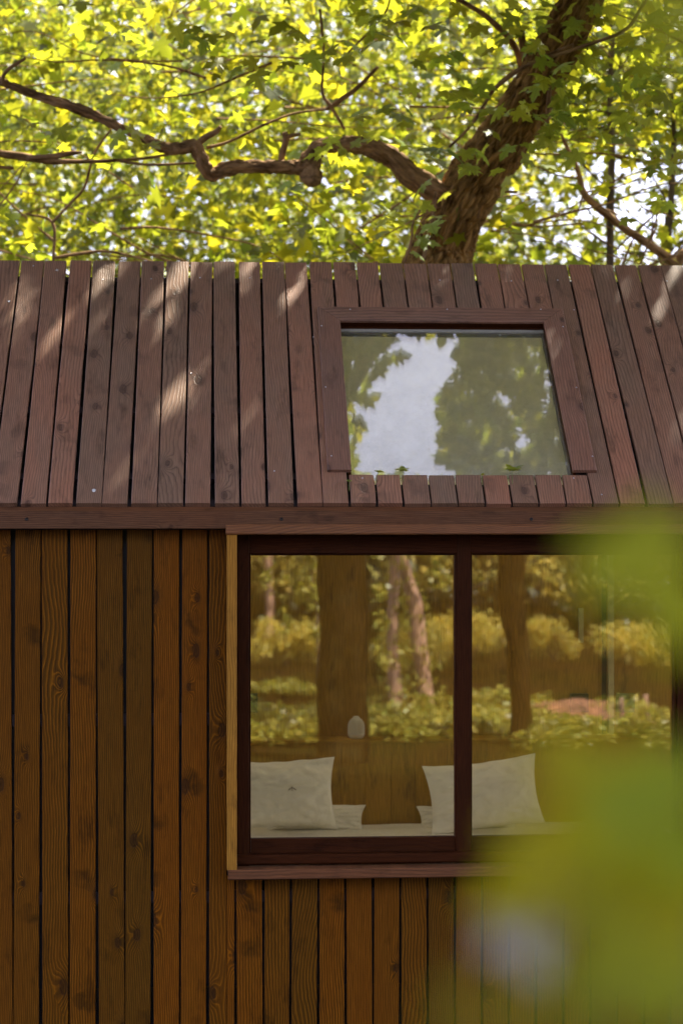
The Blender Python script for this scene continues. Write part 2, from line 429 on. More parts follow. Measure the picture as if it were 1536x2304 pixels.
M_BARKP = bark('pink_bark', (0.20, 0.115, 0.085), (0.52, 0.33, 0.26), 14.0)
M_BARKD = bark('painted_shade_bark', (0.008, 0.005, 0.002), (0.022, 0.013, 0.006), 10.0, spec=0.0)  # near-black colour carries the shade on these trunks

# ------------------------------------------------------------------ leaf and tube geometry
RM = [(0.03, 0.0), (0.20, -0.11), (0.42, -0.10), (0.35, 0.01), (0.40, 0.06), (0.27, 0.13), (0.46, 0.17), (0.47, 0.24), (0.62, 0.36),
      (0.47, 0.36), (0.46, 0.47), (0.31, 0.41), (0.17, 0.43), (0.21, 0.56), (0.31, 0.66), (0.17, 0.70), (0.14, 0.80), (0.0, 1.0)]
RS = [(0.08, -0.04), (0.42, -0.10), (0.27, 0.13), (0.61, 0.36), (0.20, 0.43), (0.26, 0.66), (0.0, 1.0)]
RO = [(0.26, 0.15), (0.34, 0.45), (0.18, 0.8), (0.0, 1.0)]
def template(right, cy=0.26, drop=0.35, fold=0.12):
    out = list(right) + [(-x, y) for (x, y) in reversed(right[:-1])]
    V = [(0.0, cy, 0.0)] + [(x, y, -drop * (x * x + 0.6 * (y - cy) ** 2) + fold * abs(x)) for x, y in out]
    n = len(out)
    T = [(0, 1 + i, 1 + (i + 1) % n) for i in range(n)]
    return np.array(V, np.float32), np.array(T, np.int32)
TM, TS, TO = template(RM), template(RS), template([(0.0, 0.0)] + RO, 0.45)
def rot_frames(n, tilt=0.5, bias=(0, 0, 1)):
    """random leaf frames: normal = bias + jitter"""
    nz = rng.normal(0, tilt, (n, 3)) + np.array(bias)
    nz /= np.linalg.norm(nz, axis=1)[:, None]
    a = rng.normal(0, 1, (n, 3)); a -= (a * nz).sum(1)[:, None] * nz
    a[:, 2] -= 0.35
    a -= (a * nz).sum(1)[:, None] * nz
    a /= np.linalg.norm(a, axis=1)[:, None]
    b = np.cross(a, nz)
    return b, a, nz
def leaf_mesh(name, P, size, tmpl, tilt=0.5, bias=(0, 0, 1)):
    V0, T0 = tmpl
    P = np.asarray(P, np.float32); n = len(P)
    s = size if hasattr(size, '__len__') else np.full(n, size)
    s = (s * rng.uniform(0.65, 1.25, n))[:, None, None]
    b, a, nz = rot_frames(n, tilt, bias)
    curl = rng.uniform(0.3, 1.9, n)[:, None, None]
    V = P[:, None, :] + s * (V0[None, :, 0:1] * b[:, None, :] + V0[None, :, 1:2] * a[:, None, :] + curl * V0[None, :, 2:3] * nz[:, None, :])
    k = len(V0)
    T = (T0[None] + (np.arange(n) * k)[:, None, None]).reshape(-1, 3)
    return tri_mesh(name, V.reshape(-1, 3), T)
def sprays(lo, hi, count, per=12, rad=0.32, flat=0.35, keep=None):
    lo, hi = np.array(lo), np.array(hi)
    C = rng.uniform(lo, hi, (count, 3))
    if keep is not None: C = C[keep(C)]
    n = len(C)
    off = rng.normal(0, 1, (n, per, 3)) * np.array([rad, rad, rad * flat])
    tl = rng.normal(0, 0.25, (n, 1, 2))
    off[:, :, 2] += (off[:, :, :2] * tl).sum(-1) - 0.25 * np.linalg.norm(off[:, :, :2], axis=-1)
    return (C[:, None, :] + off).reshape(-1, 3)

def catmull(P, sub):
    P = [Vector(p) for p in P]
    Q = [P[0] * 2 - P[1]] + P + [P[-1] * 2 - P[-2]]
    out = []
    for i in range(1, len(Q) - 2):
        a, b, c, d = Q[i - 1], Q[i], Q[i + 1], Q[i + 2]
        for k in range(sub):
            t = k / sub
            out.append(0.5 * ((2 * b) + (c - a) * t + (2 * a - 5 * b + 4 * c - d) * t * t + (3 * b - a - 3 * c + d) * t ** 3))
    out.append(P[-1])
    return out
def tube(name, pts, rad, seg=10, sub=6, rough=0.0, ridges=0.0, freq=9.0, seed=0.0, m=None, parent=None, knots=()):
    """tapered branch or trunk; ridges = depth of bark fissures (m)"""
    P = catmull([(*p, ) for p in pts], sub)
    rr = catmull([(r, 0, 0) for r in rad], sub)
    V, F, UV = [], [], []
    up = Vector((0.13, 0.2, 1)).normalized()
    L_ = 0.0
    N_ = None
    for i, p in enumerate(P):
        t = (P[min(i + 1, len(P) - 1)] - P[max(i - 1, 0)]).normalized()
        if N_ is None:
            N_ = t.cross(Vector((0, 1, 0.1))).normalized()
        N_ = (N_ - t * N_.dot(t)).normalized()
        B = t.cross(N_)
        if i: L_ += (p - P[i - 1]).length
        r = max(rr[i].x, 0.001)
        for j in range(seg):
            th = 2 * math.pi * j / seg
            c, s = math.cos(th), math.sin(th)
            rj = r
            if rough:
                rj += r * rough * mnoise.noise(Vector((c * 1.2 + seed, s * 1.2, L_ / max(r, 0.03) * 0.45)))
            if ridges:
                q = Vector((c * r * freq + seed, s * r * freq, L_ * freq * 0.26))
                w = mnoise.noise(q * 0.5) * 0.6
                v = mnoise.noise(q * 2.1 + Vector((w, w, 0)))
                v2 = mnoise.noise(q * 5.0)
                rj += ridges * (1.0 - 2.6 * math.exp(-(v / 0.16) ** 2) * 0.55 + 0.4 * v2)
            V.append(p + (N_ * c + B * s) * rj)
            UV.append((c * r, s * r, L_ * 0.22))
    n = seg
    for i in range(len(P) - 1):
        for j in range(n):
            k = (j + 1) % n
            F.append((i * n + j, i * n + k, (i + 1) * n + k, (i + 1) * n + j))
    F.append(tuple(range(n))[::-1]); F.append(tuple((len(P) - 1) * n + j for j in range(n)))
    me = mesh(name, V, F, True)
    a = me.attributes.new('barkuv', 'FLOAT_VECTOR', 'POINT')
    a.data.foreach_set('vector', np.array(UV, np.float32).ravel())
    return link(name, me, m, parent)
def merge_tubes(name, lst, m, parent):
    """many thin twigs as one stuff mesh; lst of (pts, r0, r1)"""
    V, F, UV = [], [], []
    for pts, r0, r1 in lst:
        P = catmull(pts, 4); seg = 5; base = len(V); n = len(P)
        N_ = None
        for i, p in enumerate(P):
            t = (P[min(i + 1, n - 1)] - P[max(i - 1, 0)]).normalized()
            if N_ is None: N_ = t.cross(Vector((0.1, 1, 0.2))).normalized()
            N_ = (N_ - t * N_.dot(t)).normalized(); B = t.cross(N_)
            r = r0 + (r1 - r0) * i / (n - 1)
            for j in range(seg):
                th = 2 * math.pi * j / seg
                V.append(p + (N_ * math.cos(th) + B * math.sin(th)) * r); UV.append((math.cos(th) * r, math.sin(th) * r, i * 0.05))
        for i in range(n - 1):
            for j in range(seg):
                k = (j + 1) % seg
                F.append((base + i * seg + j, base + i * seg + k, base + (i + 1) * seg + k, base + (i + 1) * seg + j))
    me = mesh(name, V, F, True)
    a = me.attributes.new('barkuv', 'FLOAT_VECTOR', 'POINT'); a.data.foreach_set('vector', np.array(UV, np.float32).ravel())
    return link(name, me, m, parent, kind='stuff')

# ================================================================== GROUND
def build_ground():
    m, N, L, out = mat('forest_soil')
    tc = N.new('ShaderNodeTexCoord')
    n1 = tex_noise(N, L, tc.outputs['Object'], 0.6, 5, 0.6)
    n2 = tex_noise(N, L, tc.outputs['Object'], 14.0, 6, 0.7)
    c = mixc(N, L, ramp(N, L, n1, [(0.4, 0.0), (0.6, 1.0)]), (0.020, 0.012, 0.005), (0.018, 0.018, 0.004))
    c = mixc(N, L, 1.0, c, ramp(N, L, n2, [(0.3, 0.5), (0.7, 1.5)]), 'MULTIPLY')
    bs = N.new('ShaderNodeBsdfPrincipled'); L.new(c, bs.inputs['Base Color']); bs.inputs['Roughness'].default_value = 0.95; bs.inputs['Specular IOR Level'].default_value = 0.0
    bp = N.new('ShaderNodeBump'); bp.inputs['Distance'].default_value = 0.03; L.new(n2, bp.inputs['Height']); L.new(bp.outputs[0], bs.inputs['Normal'])
    L.new(bs.outputs[0], out.inputs[0])
    # one sheet, fine near the cabin, coarse far away
    ax = np.concatenate([np.linspace(-500, -32, 9), np.linspace(-30, 30, 90), np.linspace(32, 500, 9)])
    V, F = [], []
    n = len(ax)
    for y in ax:
        for x in ax:
            z = 0.10 * mnoise.noise(Vector((x * 0.35, y * 0.35, 0))) + 0.05 * mnoise.noise(Vector((x * 1.1, y * 1.1, 3)))
            V.append((x, y, z - 0.03))
    for i in range(n - 1):
        for j in range(n - 1):
            F.append((i * n + j, i * n + j + 1, (i + 1) * n + j + 1, (i + 1) * n + j))
    link('ground', mesh('ground', V, F, True), m, kind='structure')
build_ground()

# ================================================================== CABIN
YW = 9.40                                  # face of the wall planks
YE = 9.33                                  # lower edge of the roof planks
zE = PZ(1132, YE)
YR = YE * 1.15                             # upper edge of the roof planks
zR = PZ(588, YR)
slope = Vector((0, YR - YE, zR - zE)); SLEN = slope.length; S = slope.normalized()
NRM = Vector((0, -S.z, S.y))               # outward normal of the roof
PITCH = math.atan2(S.z, S.y)
def roof_uv(px, py):                       # pixel -> (X, distance up the slope)
    d = ray(px, py); o = Vector((0, 0, ZC)); e = Vector((0, YE, zE))
    t = (e - o).dot(NRM) / d.dot(NRM)
    p = o + d * t
    return p.x, (p - e).dot(S)
def roof_pt(x, v, h=0.0):
    return Vector((x, YE, zE)) + S * v + NRM * h
XL, XR = -1.85, 3.30
cabin = tag(empty('cabin', (1.0, 9.6, 0)), 'small cabin clad in dark brown timber planks with steep plank roof', 'cabin')
cabin_inv = cabin.location.copy()
def cpart(o):                               # parent to the cabin keeping the world place
    o.parent = cabin; o.location = Vector(o.location) - cabin_inv
    return o
def rboard(name, x0, x1, v0, v1, h, t, m, parent, ch=0.0035, crook=0.0, roll=0.0, spin=0.0, mit=(0, 0), cuts=1):
    me = board_mesh(x1 - x0, v1 - v0, t, ch, cuts, crook, mit, name=name)
    o = link(name, me, m, parent)
    p = roof_pt((x0 + x1) / 2, (v0 + v1) / 2, h)
    o.location = p
    o.rotation_euler = (PITCH, roll, spin)
    return o
def under(o, par, base):
    o.parent = par; o.location = Vector(o.location) - base
    return o

# --- roof: membrane deck + battens + planks
sky_x0 = roof_uv(737, 900)[0] + 0.0; sky_x0 = (roof_uv(712, 700)[0] + roof_uv(738, 1062)[0]) / 2
sky_x1 = (roof_uv(1262, 700)[0] + roof_uv(1343, 1062)[0]) / 2
sky_v1 = roof_uv(980, 697)[1]; sky_v0 = roof_uv(760, 1063)[1]
gx0 = (roof_uv(765, 730)[0] + roof_uv(790, 1062)[0]) / 2
gx1 = (roof_uv(1224, 735)[0] + roof_uv(1286, 1062)[0]) / 2
gv1 = roof_uv(980, 728)[1]; gv0 = roof_uv(1000, 1067)[1]
print('skylight', sky_x0, sky_x1, sky_v0, sky_v1, gx0, gx1, gv0, gv1, 'roof', zE, zR, YR, SLEN, math.degrees(PITCH))
roof = cpart(empty('roof', (1.0, YE, zE)))
def rp(o): return under(o, roof, Vector((1.0, YE, zE)))
vtop = roof_uv(480, 617)[1]                 # where the solid deck ends, below the plank tips
def slab(name, x0, x1, v0, v1, h, t, m):
    me = board_mesh(x1 - x0, v1 - v0, t, 0.001, 1, name=name)
    o = link(name, me, m); o.location = roof_pt((x0 + x1) / 2, (v0 + v1) / 2, h); o.rotation_euler = (PITCH, 0, 0)
    return o
HU = -0.062
for (a, b, c, d) in ((XL, gx0 - 0.02, 0.005, vtop), (gx1 + 0.02, XR, 0.005, vtop), (gx0 - 0.02, gx1 + 0.02, gv1 + 0.012, vtop), (gx0 - 0.02, gx1 + 0.02, 0.005, gv0 - 0.012)):
    rp(slab('membrane', a, b, c, d, HU, 0.05, M_MEMB))
for py in (622, 762, 914, 1062, 1122):
    v = roof_uv(480, py)[1]
    segs = [(XL, XR)] if v > gv1 + 0.03 or v < gv0 - 0.03 else [(XL, gx0 - 0.03), (gx1 + 0.03, XR)]
    for a, b in segs:
        o = slab('batten', a, b, v - 0.022, v + 0.022, -0.028, 0.032, M_BATT); rp(o)
Xg0 = roof_uv(478.5, 1130)[0]
PR = (roof_uv(1453, 1132)[0] - roof_uv(41, 1130)[0]) / 23.0
print('pitch roof', PR)
nplank = 0
for k in range(-17, 31):
    xa, xb = Xg0 + k * PR, Xg0 + (k + 1) * PR
    if xa < XL - 0.1 or xb > XR + 0.1: continue
    gap = random.uniform(0.008, 0.016) if k < 7 else random.uniform(0.006, 0.011)
    a, b = xa + gap / 2 + random.uniform(-0.002, 0.002), xb - gap / 2 + random.uniform(-0.002, 0.002)
    top = SLEN + random.uniform(-0.006, 0.006)
    segs = [(0.0, top)]
    if b > gx0 - 0.01 and a < gx1 + 0.01 and not (a < sky_x0 + 0.07 and b < gx0 + 0.03) and not (b > sky_x1 - 0.07 and a > gx1 - 0.03):
        segs = [(0.0, gv0 - 0.006), (sky_v1 - 0.03, top)]
    for (v0, v1) in segs:
        o = rboard('plank', a, b, v0 + random.uniform(-0.002, 0.002), v1, random.uniform(-0.0015, 0.0015), 0.026, M_ROOF, None,
                   crook=random.uniform(-0.0025, 0.0025), roll=random.uniform(-0.008, 0.008), spin=random.uniform(-0.001, 0.001), cuts=6)
        rp(o)
# back slope and ridge support (behind, out of view)
YB = YR + (YR - YE) + 0.15
def quadslab(name, p0, p1, p2, p3, t, m):
    n = (p1 - p0).cross(p3 - p0).normalized() * t
    V = [p0, p1, p2, p3] + [p - n for p in (p0, p1, p2, p3)]
    F = [(0, 1, 2, 3), (7, 6, 5, 4), (0, 4, 5, 1), (1, 5, 6, 2), (2, 6, 7, 3), (3, 7, 4, 0)]
    return link(name, mesh(name, V, F), m)
rdg = roof_pt(0, vtop, HU - 0.0)
def rear(name, x0, x1, m, t=0.05):
    rp(quadslab(name, Vector((x0, rdg.y + 0.012, rdg.z - 0.004)), Vector((x0, YB, zE + 0.02)), Vector((x1, YB, zE + 0.02)), Vector((x1, rdg.y + 0.012, rdg.z - 0.004)), t, m))
rear('rear_slope', XL, -1.2, M_MEMB); rear('rear_slope', 3.0, XR, M_MEMB)
rear('added_rear_roof_light', -1.199, 2.999, M_BLIND, 0.02)  # unseen translucent panel, added to bring soft daylight into the room

# --- skylight
skyl = cpart(empty('skylight', roof_pt((gx0 + gx1) / 2, gv0, 0)))
SB = roof_pt((gx0 + gx1) / 2, gv0, 0)
def sp(o): return under(o, skyl, SB)
HT = 0.020
wl_ = gx0 - sky_x0; wr_ = sky_x1 - gx1; wt_ = sky_v1 - gv1
sp(rboard('trim_board', sky_x0, gx0, sky_v0, sky_v1, HT, 0.019, M_TRIM, None, mit=(0, -wt_)))
sp(rboard('trim_board', gx1, sky_x1, sky_v0, sky_v1 - wt_, HT, 0.019, M_TRIM, None, mit=(0, wt_)))
me = board_mesh(wt_, sky_x1 - sky_x0 - 0.004, 0.019, 0.0035, 1, 0, (wl_, -wr_), 'trim_board')
# mitre runs: local x(+) side is the inner (lower) edge
o = link('trim_board', me, M_TRIM)
mrot = Matrix.Rotation(PITCH, 3, 'X') @ Matrix.Rotation(-math.pi / 2, 3, 'Z')
o.rotation_euler = mrot.to_euler()
o.location = roof_pt((sky_x0 + sky_x1) / 2, (gv1 + sky_v1) / 2, HT)
sp(o)
# reveal boards round the opening, pale gasket, glass, blind
def inner(name, x0, x1, v0, v1, h, t, m): return sp(slab(name, x0, x1, v0, v1, h, t, m))
inner('reveal_board', gx0 - 0.016, gx0 - 0.001, gv0, gv1 + 0.014, 0.0, 0.10, M_FRAME)
inner('reveal_board', gx1 + 0.001, gx1 + 0.016, gv0, gv1 + 0.014, 0.0, 0.10, M_FRAME)
inner('reveal_board', gx0 + 0.001, gx1 - 0.001, gv1 + 0.001, gv1 + 0.014, 0.0, 0.10, M_FRAME)
inner('gasket', gx0 + 0.002, gx1 - 0.002, gv1 - 0.048, gv1 - 0.028, -0.018, 0.008, M_PALE)
inner('glazing_bar', gx0 + 0.002, gx1 - 0.002, gv1 - 0.026, gv1 - 0.002, -0.022, 0.02, M_FRAME)
inner('pane', gx0 + 0.001, gx1 - 0.001, gv0 - 0.008, gv1 - 0.030, -0.024, 0.004, M_SKYGL)
inner('pane', gx0 + 0.001, gx1 - 0.001, gv0 + 0.002, gv1 - 0.030, -0.046, 0.004, M_SKYGI)
inner('blind', gx0 + 0.002, gx1 - 0.002, gv0 + 0.002, gv1 - 0.012, -0.085, 0.004, M_BLIND)
def disc_mesh(r, t, n=8, name='screw'):
    V = [(r * math.cos(2 * math.pi * i / n), r * math.sin(2 * math.pi * i / n), 0) for i in range(n)]
    V += [(x * 0.7, y * 0.7, t) for x, y, z in V] + [(0, 0, t * 0.4)]
    F = [(i, (i + 1) % n, n + (i + 1) % n, n + i) for i in range(n)] + [(n + i, n + (i + 1) % n, 2 * n) for i in range(n)]
    return mesh(name, V, F)
scr = disc_mesh(0.0045, 0.0022)
def roof_screw(px, py, h, par):
    x, v = roof_uv(px, py)
    o = link('screw', scr, M_SCREW); o.location = roof_pt(x, v, h); o.rotation_euler = (PITCH, 0, 0)
    return par(o)
for px, py in ((787, 702), (1005, 702), (1215, 702), (723, 739), (732, 877), (745, 1032), (1265, 741), (1295, 878), (1331, 1033)):
    roof_screw(px, py, HT + 0.0005, sp)
for px, py in ((815, 1076), (1290, 1076), (1254, 630), (1291, 697), (1500, 632), (989, 630), (1353, 1113), (75, 588 + 10), (21, 678), (450, 625), (562, 625), (340, 627), (705, 738 + 20), (1150, 590 + 42), (232, 628), (430, 840), (617, 1060)):
    roof_screw(px, py, 0.0012, rp)

# --- eaves: sloped starter strip + fascia
zF1 = PZ(1149, 9.30); zF0 = PZ(1190, 9.30)
YF = 9.295
fas = cpart(hboard('fascia', XL, XR, zF0, zF1, YF, 0.03, M_FASC, None))
me = board_mesh(0.052, XR - XL, 0.018, 0.002, 1, name='starter_board')
o = link('starter_board', me, M_FASC)
o.rotation_euler = (Matrix.Rotation(PITCH, 3, 'X') @ Matrix.Rotation(-math.pi / 2, 3, 'Z')).to_euler()
o.location = roof_pt((XL + XR) / 2, -0.022, -0.0275)
cpart(o)
dsc = disc_mesh(0.009, 0.004, 10)
for px in (60, 633, 1195):
    o = link('screw', dsc, M_DSCREW, fas)
    p = at(px, 1168, YF); fx = Vector(((XL + XR) / 2, YF, (zF0 + zF1) / 2))
    w = Matrix.Translation(fx) @ level_rot().to_matrix().to_4x4()
    lp = w.inverted() @ Vector((p.x, YF - 0.001, p.z)); o.location = lp

# --- wall
wall = cpart(empty('wall', (1.0, YW, 0.6)))
WB = Vector((1.0, YW, 0.6))
def wp(o): return under(o, wall, WB)
Z0 = 0.22
zWT = PZ(1192, YW)
Xw0 = PX(29, YW, 1700); PW = (PX(1145, YW, 2100) - Xw0) / 18.0
print('pitch wall', PW)
wx0 = PX(511, YW, 1500)                      # window casing outer left
wx1 = PX(1517, YG, 1500) + 0.16              # window right outer
zWin0 = PZ(1981, 9.30, 600); zWinT = PZ(1180, 9.30, 600)
for k in range(-10, 36):
    xa, xb = Xw0 + k * PW, Xw0 + (k + 1) * PW
    if xa < XL or xb > XR: continue
    g = random.uniform(0.0105, 0.014)
    a, b = xa + g / 2, xb - g / 2
    zt = zWT
    if b > wx0 + 0.0 and a < wx1:
        if a < wx0 - 0.03:       # plank that the casing laps over keeps its full height, narrowed
            wp(vboard('plank', a, wx0 - 0.003, Z0, zWT, YW, 0.022, M_WALL, None, dy=random.uniform(-0.001, 0.001)))
            wp(vboard('plank', wx0 - 0.002, b, Z0, zWin0 + 0.004, YW, 0.022, M_WALL, None))
            continue
        zt = zWin0 + 0.004
    wp(vboard('plank', a, b, Z0, zt, YW, 0.022, M_WALL, None, dy=random.uniform(-0.0015, 0.0015), tilt=random.uniform(-0.006, 0.006)))
YM = YW + 0.045
wy = (YM, YM + 0.10)
for nm, a, b, c, d in (('wall_core', XL, wx0 + 0.02, Z0, zWT + 0.04), ('wall_core', wx1 - 0.02, XR, Z0, zWT + 0.04), ('wall_core', wx0 + 0.02, wx1 - 0.02, Z0, zWin0 + 0.03)):
    wp(block(nm, a, b, wy[0], wy[1], c, d, M_MEMB))
wp(block('wall_core', wx0 + 0.02, wx1 - 0.02, wy[0], wy[1], zWinT + 0.0, zWT + 0.04, M_MEMB))
for py in (1620, 2020):
    z = PZ(py, YW)
    for a, b in ([(XL, wx0)] if py < 1980 else [(XL, XR)]):
        wp(block('batten', a, b, YW + 0.023, YM - 0.001, z - 0.03, z + 0.03, M_BATT))
# floor, rear and end walls (closed volume; unseen glazed ends added to let daylight in)
YI = 11.72
wp(block('floor_deck', XL, XR, YM, YB - 0.1, 0.25, 0.45, M_PLY))
wp(block('rear_wall', XL, XR, YB - 0.14, YB - 0.06, 0.45, zE, M_PLY))
for xa in (XL, XR - 0.06):                    # added glazed ends: posts, rail, pane
    for y0 in (YM + 0.101, 10.6, YB - 0.2):
        wp(block('added_end_post', xa, xa + 0.06, y0, y0 + 0.06, 0.45, zE - 0.02, M_FRAME))
    wp(block('added_end_pane', xa + 0.025, xa + 0.030, YM + 0.162, YB - 0.2, 0.45, zE - 0.02, M_GLASS))
cy0, cy1 = roof_pt(0, gv0, 0).y, roof_pt(0, gv1, 0).y
for a, b, c, d in ((XL, -1.1, YM + 0.101, YB - 0.15), (2.9, XR, YM + 0.101, YB - 0.15), (-1.1, 2.9, YM + 0.101, cy0), (-1.1, 2.9, 11.9, YB - 0.15)):
    wp(block('ceiling', a, b, c, d, zE - 0.02, zE + 0.01, M_PLY))

# --- window
YFf = 9.425
win = cpart(empty('window', (1.2, YFf, 1.9)))
NB = Vector((1.2, YFf, 1.9))
def np_(o): return under(o, win, NB)
def zz(py, Y): return at(560, py, Y).z
YC = 9.29
xo = lambda px, Y: at(px, 1600, Y).x
cl0, cl1 = xo(510, YC), xo(533, YC)
xRW = xo(1517, YG) + 0.20
np_(hboard('head_board', xo(508, YC - 0.012), xRW, zz(1203, YC - 0.012), zz(1180, YC - 0.012), YC - 0.012, 0.14, M_HEAD, None, 0.006))
np_(vboard('casing_board', cl0, cl1, zz(1958, YC), zz(1203.5, YC), YC, 0.11, M_CASE, None))
np_(vboard('casing_board', xRW - 0.055, xRW, zz(1958, YC), zz(1203.5, YC), YC, 0.11, M_CASE, None))
np_(hboard('sill_board', xo(513, YC - 0.01), xRW, zz(1981, YC - 0.01), zz(1958.5, YC - 0.01), YC - 0.01, 0.15, M_FASC, None, 0.005))
# outer frame
fx0 = cl1 + 0.002; fxg0 = xo(562, YFf)
g1r = xo(1023, YG); g2l = xo(1063, YG); g2r = xo(1517, YG)
zgt, zgb = zz(1249, YG), zz(1887, YG)
zfT = zz(1203, YFf) + 0.01
zsT = zz(1958, YC)
np_(vboard('frame_jamb', fx0, fxg0 - 0.004, zsT + 0.002, zfT, YFf - 0.03, 0.09, M_FRAME, None, 0.004))
np_(hboard('frame_head', fxg0 - 0.003, xRW - 0.056, zz(1246, YFf), zfT, YFf - 0.01, 0.08, M_FRAME, None, 0.004))
np_(hboard('frame_sill', fx0, xRW - 0.056, zz(1948, 9.36), zz(1926, 9.36), 9.365, 0.10, M_FRAME, None, 0.008))
np_(vboard('frame_jamb', g2r + 0.001, xRW - 0.056, zsT + 0.002, zfT, YFf - 0.03, 0.09, M_FRAME, None, 0.004))
# left sliding sash (proud) and right fixed sash
def sash(x0, x1, z0, z1, a, b, c, d, yf, parent_fn):
    s = np_(empty('sash', ((x0 + x1) / 2, yf, (z0 + z1) / 2)))
    B = Vector(((x0 + x1) / 2, yf, (z0 + z1) / 2)) 
    def q(o): return under(o, s, B)
    q(vboard('stile', x0, a, z0, z1, yf, 0.05, M_FRAME, None, 0.004))
    q(vboard('stile', b, x1, z0, z1, yf, 0.05, M_FRAME, None, 0.004))
    q(hboard('bottom_rail', a + 0.001, b - 0.001, z0, c, yf + 0.002, 0.048, M_FRAME, None, 0.004))
    q(hboard('top_rail', a + 0.001, b - 0.001, d, z1, yf + 0.002, 0.048, M_FRAME, None, 0.004))
    me = box_mesh(b - a + 0.01, 0.004, d - c + 0.01, 'pane')
    q(link('pane', me, M_GLASS, loc=((a + b) / 2, YG, (c + d) / 2)))
    bd = M_PALE
    return s
sash(fxg0 - 0.003, xo(1040, YFf), zz(1922, YFf), zz(1240, YFf), xo(564, YFf), xo(1023.5, YFf), zz(1889, YFf), zz(1250, YFf), YFf, None)
sash(xo(1041, YFf), g2r, zz(1922, YFf), zz(1240, YFf), xo(1062, YFf), xo(1516, YFf), zz(1889, YFf), zz(1250, YFf), YFf + 0.002, None)
np_(vboard('mullion', xo(1027, YFf - 0.012), xo(1059, YFf - 0.012), zz(1925, YFf - 0.012), zfT - 0.01, YFf - 0.012, 0.011, M_FRAME, None, 0.004))

# --- interior: plywood back wall in panels, headboard ledge
YH = 11.50
zs = at(900, 1665, YH).z
room = cpart(empty('room', (1.2, YI, zs)))
RB = Vector((1.2, YI, zs))
def ip(o): return under(o, room, RB)
seams = [PX(v, YI) for v in (-50, 100, 250, 405, 558, 712, 823, 990, 1150, 1345)] + [XR - 0.1]
for a, b in zip(seams[:-1], seams[1:]):
    ip(vboard('wall_panel', a + 0.001, b - 0.001, 0.45, zE - 0.03, YI, 0.012, M_PLY, None, 0.0015))
seams2 = [PX(v, YH) for v in (-50, 100, 250, 400, 560, 711, 766, 822, 880, 934, 1005, 1095, 1200, 1345)] + [XR - 0.1]
for a, b in zip(seams2[:-1], seams2[1:]):
    ip(vboard('headboard_panel', a + 0.0008, b - 0.0008, 0.45, zs - 0.021, YH, 0.014, M_PLY, None, 0.0012))
ip(hboard('ledge_board', seams2[0], XR - 0.1, zs - 0.020, zs, YH - 0.006, YI - YH - 0.0, M_PLY, None, 0.002))
for px in (1281, 1385, 540):
    a, b = at(px, 1602, YI), at(px + 39, 1560, YI)
    o = block('wall_fitting', a.x, b.x, YI - 0.05, YI - 0.001, a.z, b.z, M_BLACK); ip(o)  # small dark fitting of unknown use
a, b = at(1353, 1660, YI), at(1364, 1270, YI)
ip(block('corner_black_strip', a.x, b.x, YI - 0.006, YI - 0.001, zs + 0.001, zE - 0.04, M_BLACK))  # flat black strip laid on the wall panels
a, b = at(1366, 1660, YI), at(1377, 1270, YI)
ip(block('corner_post', a.x, b.x, YI - 0.05, YI - 0.001, zs + 0.001, zE - 0.04, plain('pale_post', (0.5, 0.45, 0.25), 0.5)))
a, b = at(1300, 1445, YI), at(1309, 1368, YI)
ip(block('light_tube', a.x, b.x, YI - 0.05, YI - 0.01, a.z, b.z, plain('pale_tube', (0.6, 0.52, 0.25), 0.4)))

# ================================================================== BED, PILLOWS, DIFFUSER
def cloth(name, col, var=0.04):
    m, N, L, out = mat(name)
    tc = N.new('ShaderNodeTexCoord')
    n = tex_noise(N, L, tc.outputs['Object'], 7.0, 5, 0.55, '3D', 1.2)
    n2 = tex_noise(N, L, tc.outputs['Object'], 400.0, 2, 0.5)
    bs = N.new('ShaderNodeBsdfPrincipled')
    c = mixc(N, L, 1.0, col, ramp(N, L, n, [(0.3, 1 - var), (0.7, 1 + var)]), 'MULTIPLY')
    L.new(c, bs.inputs['Base Color']); bs.inputs['Roughness'].default_value = 0.85
    bs.inputs['Sheen Weight'].default_value = 0.2
    bp = N.new('ShaderNodeBump'); bp.inputs['Distance'].default_value = 0.035; bp.inputs['Strength'].default_value = 0.6
    L.new(math_(N, L, 'ADD', n, math_(N, L, 'MULTIPLY', n2, 0.03)), bp.inputs['Height']); L.new(bp.outputs[0], bs.inputs['Normal'])
    L.new(bs.outputs[0], out.inputs[0])
    return m
M_LINEN = cloth('white_linen', (0.88, 0.84, 0.76))
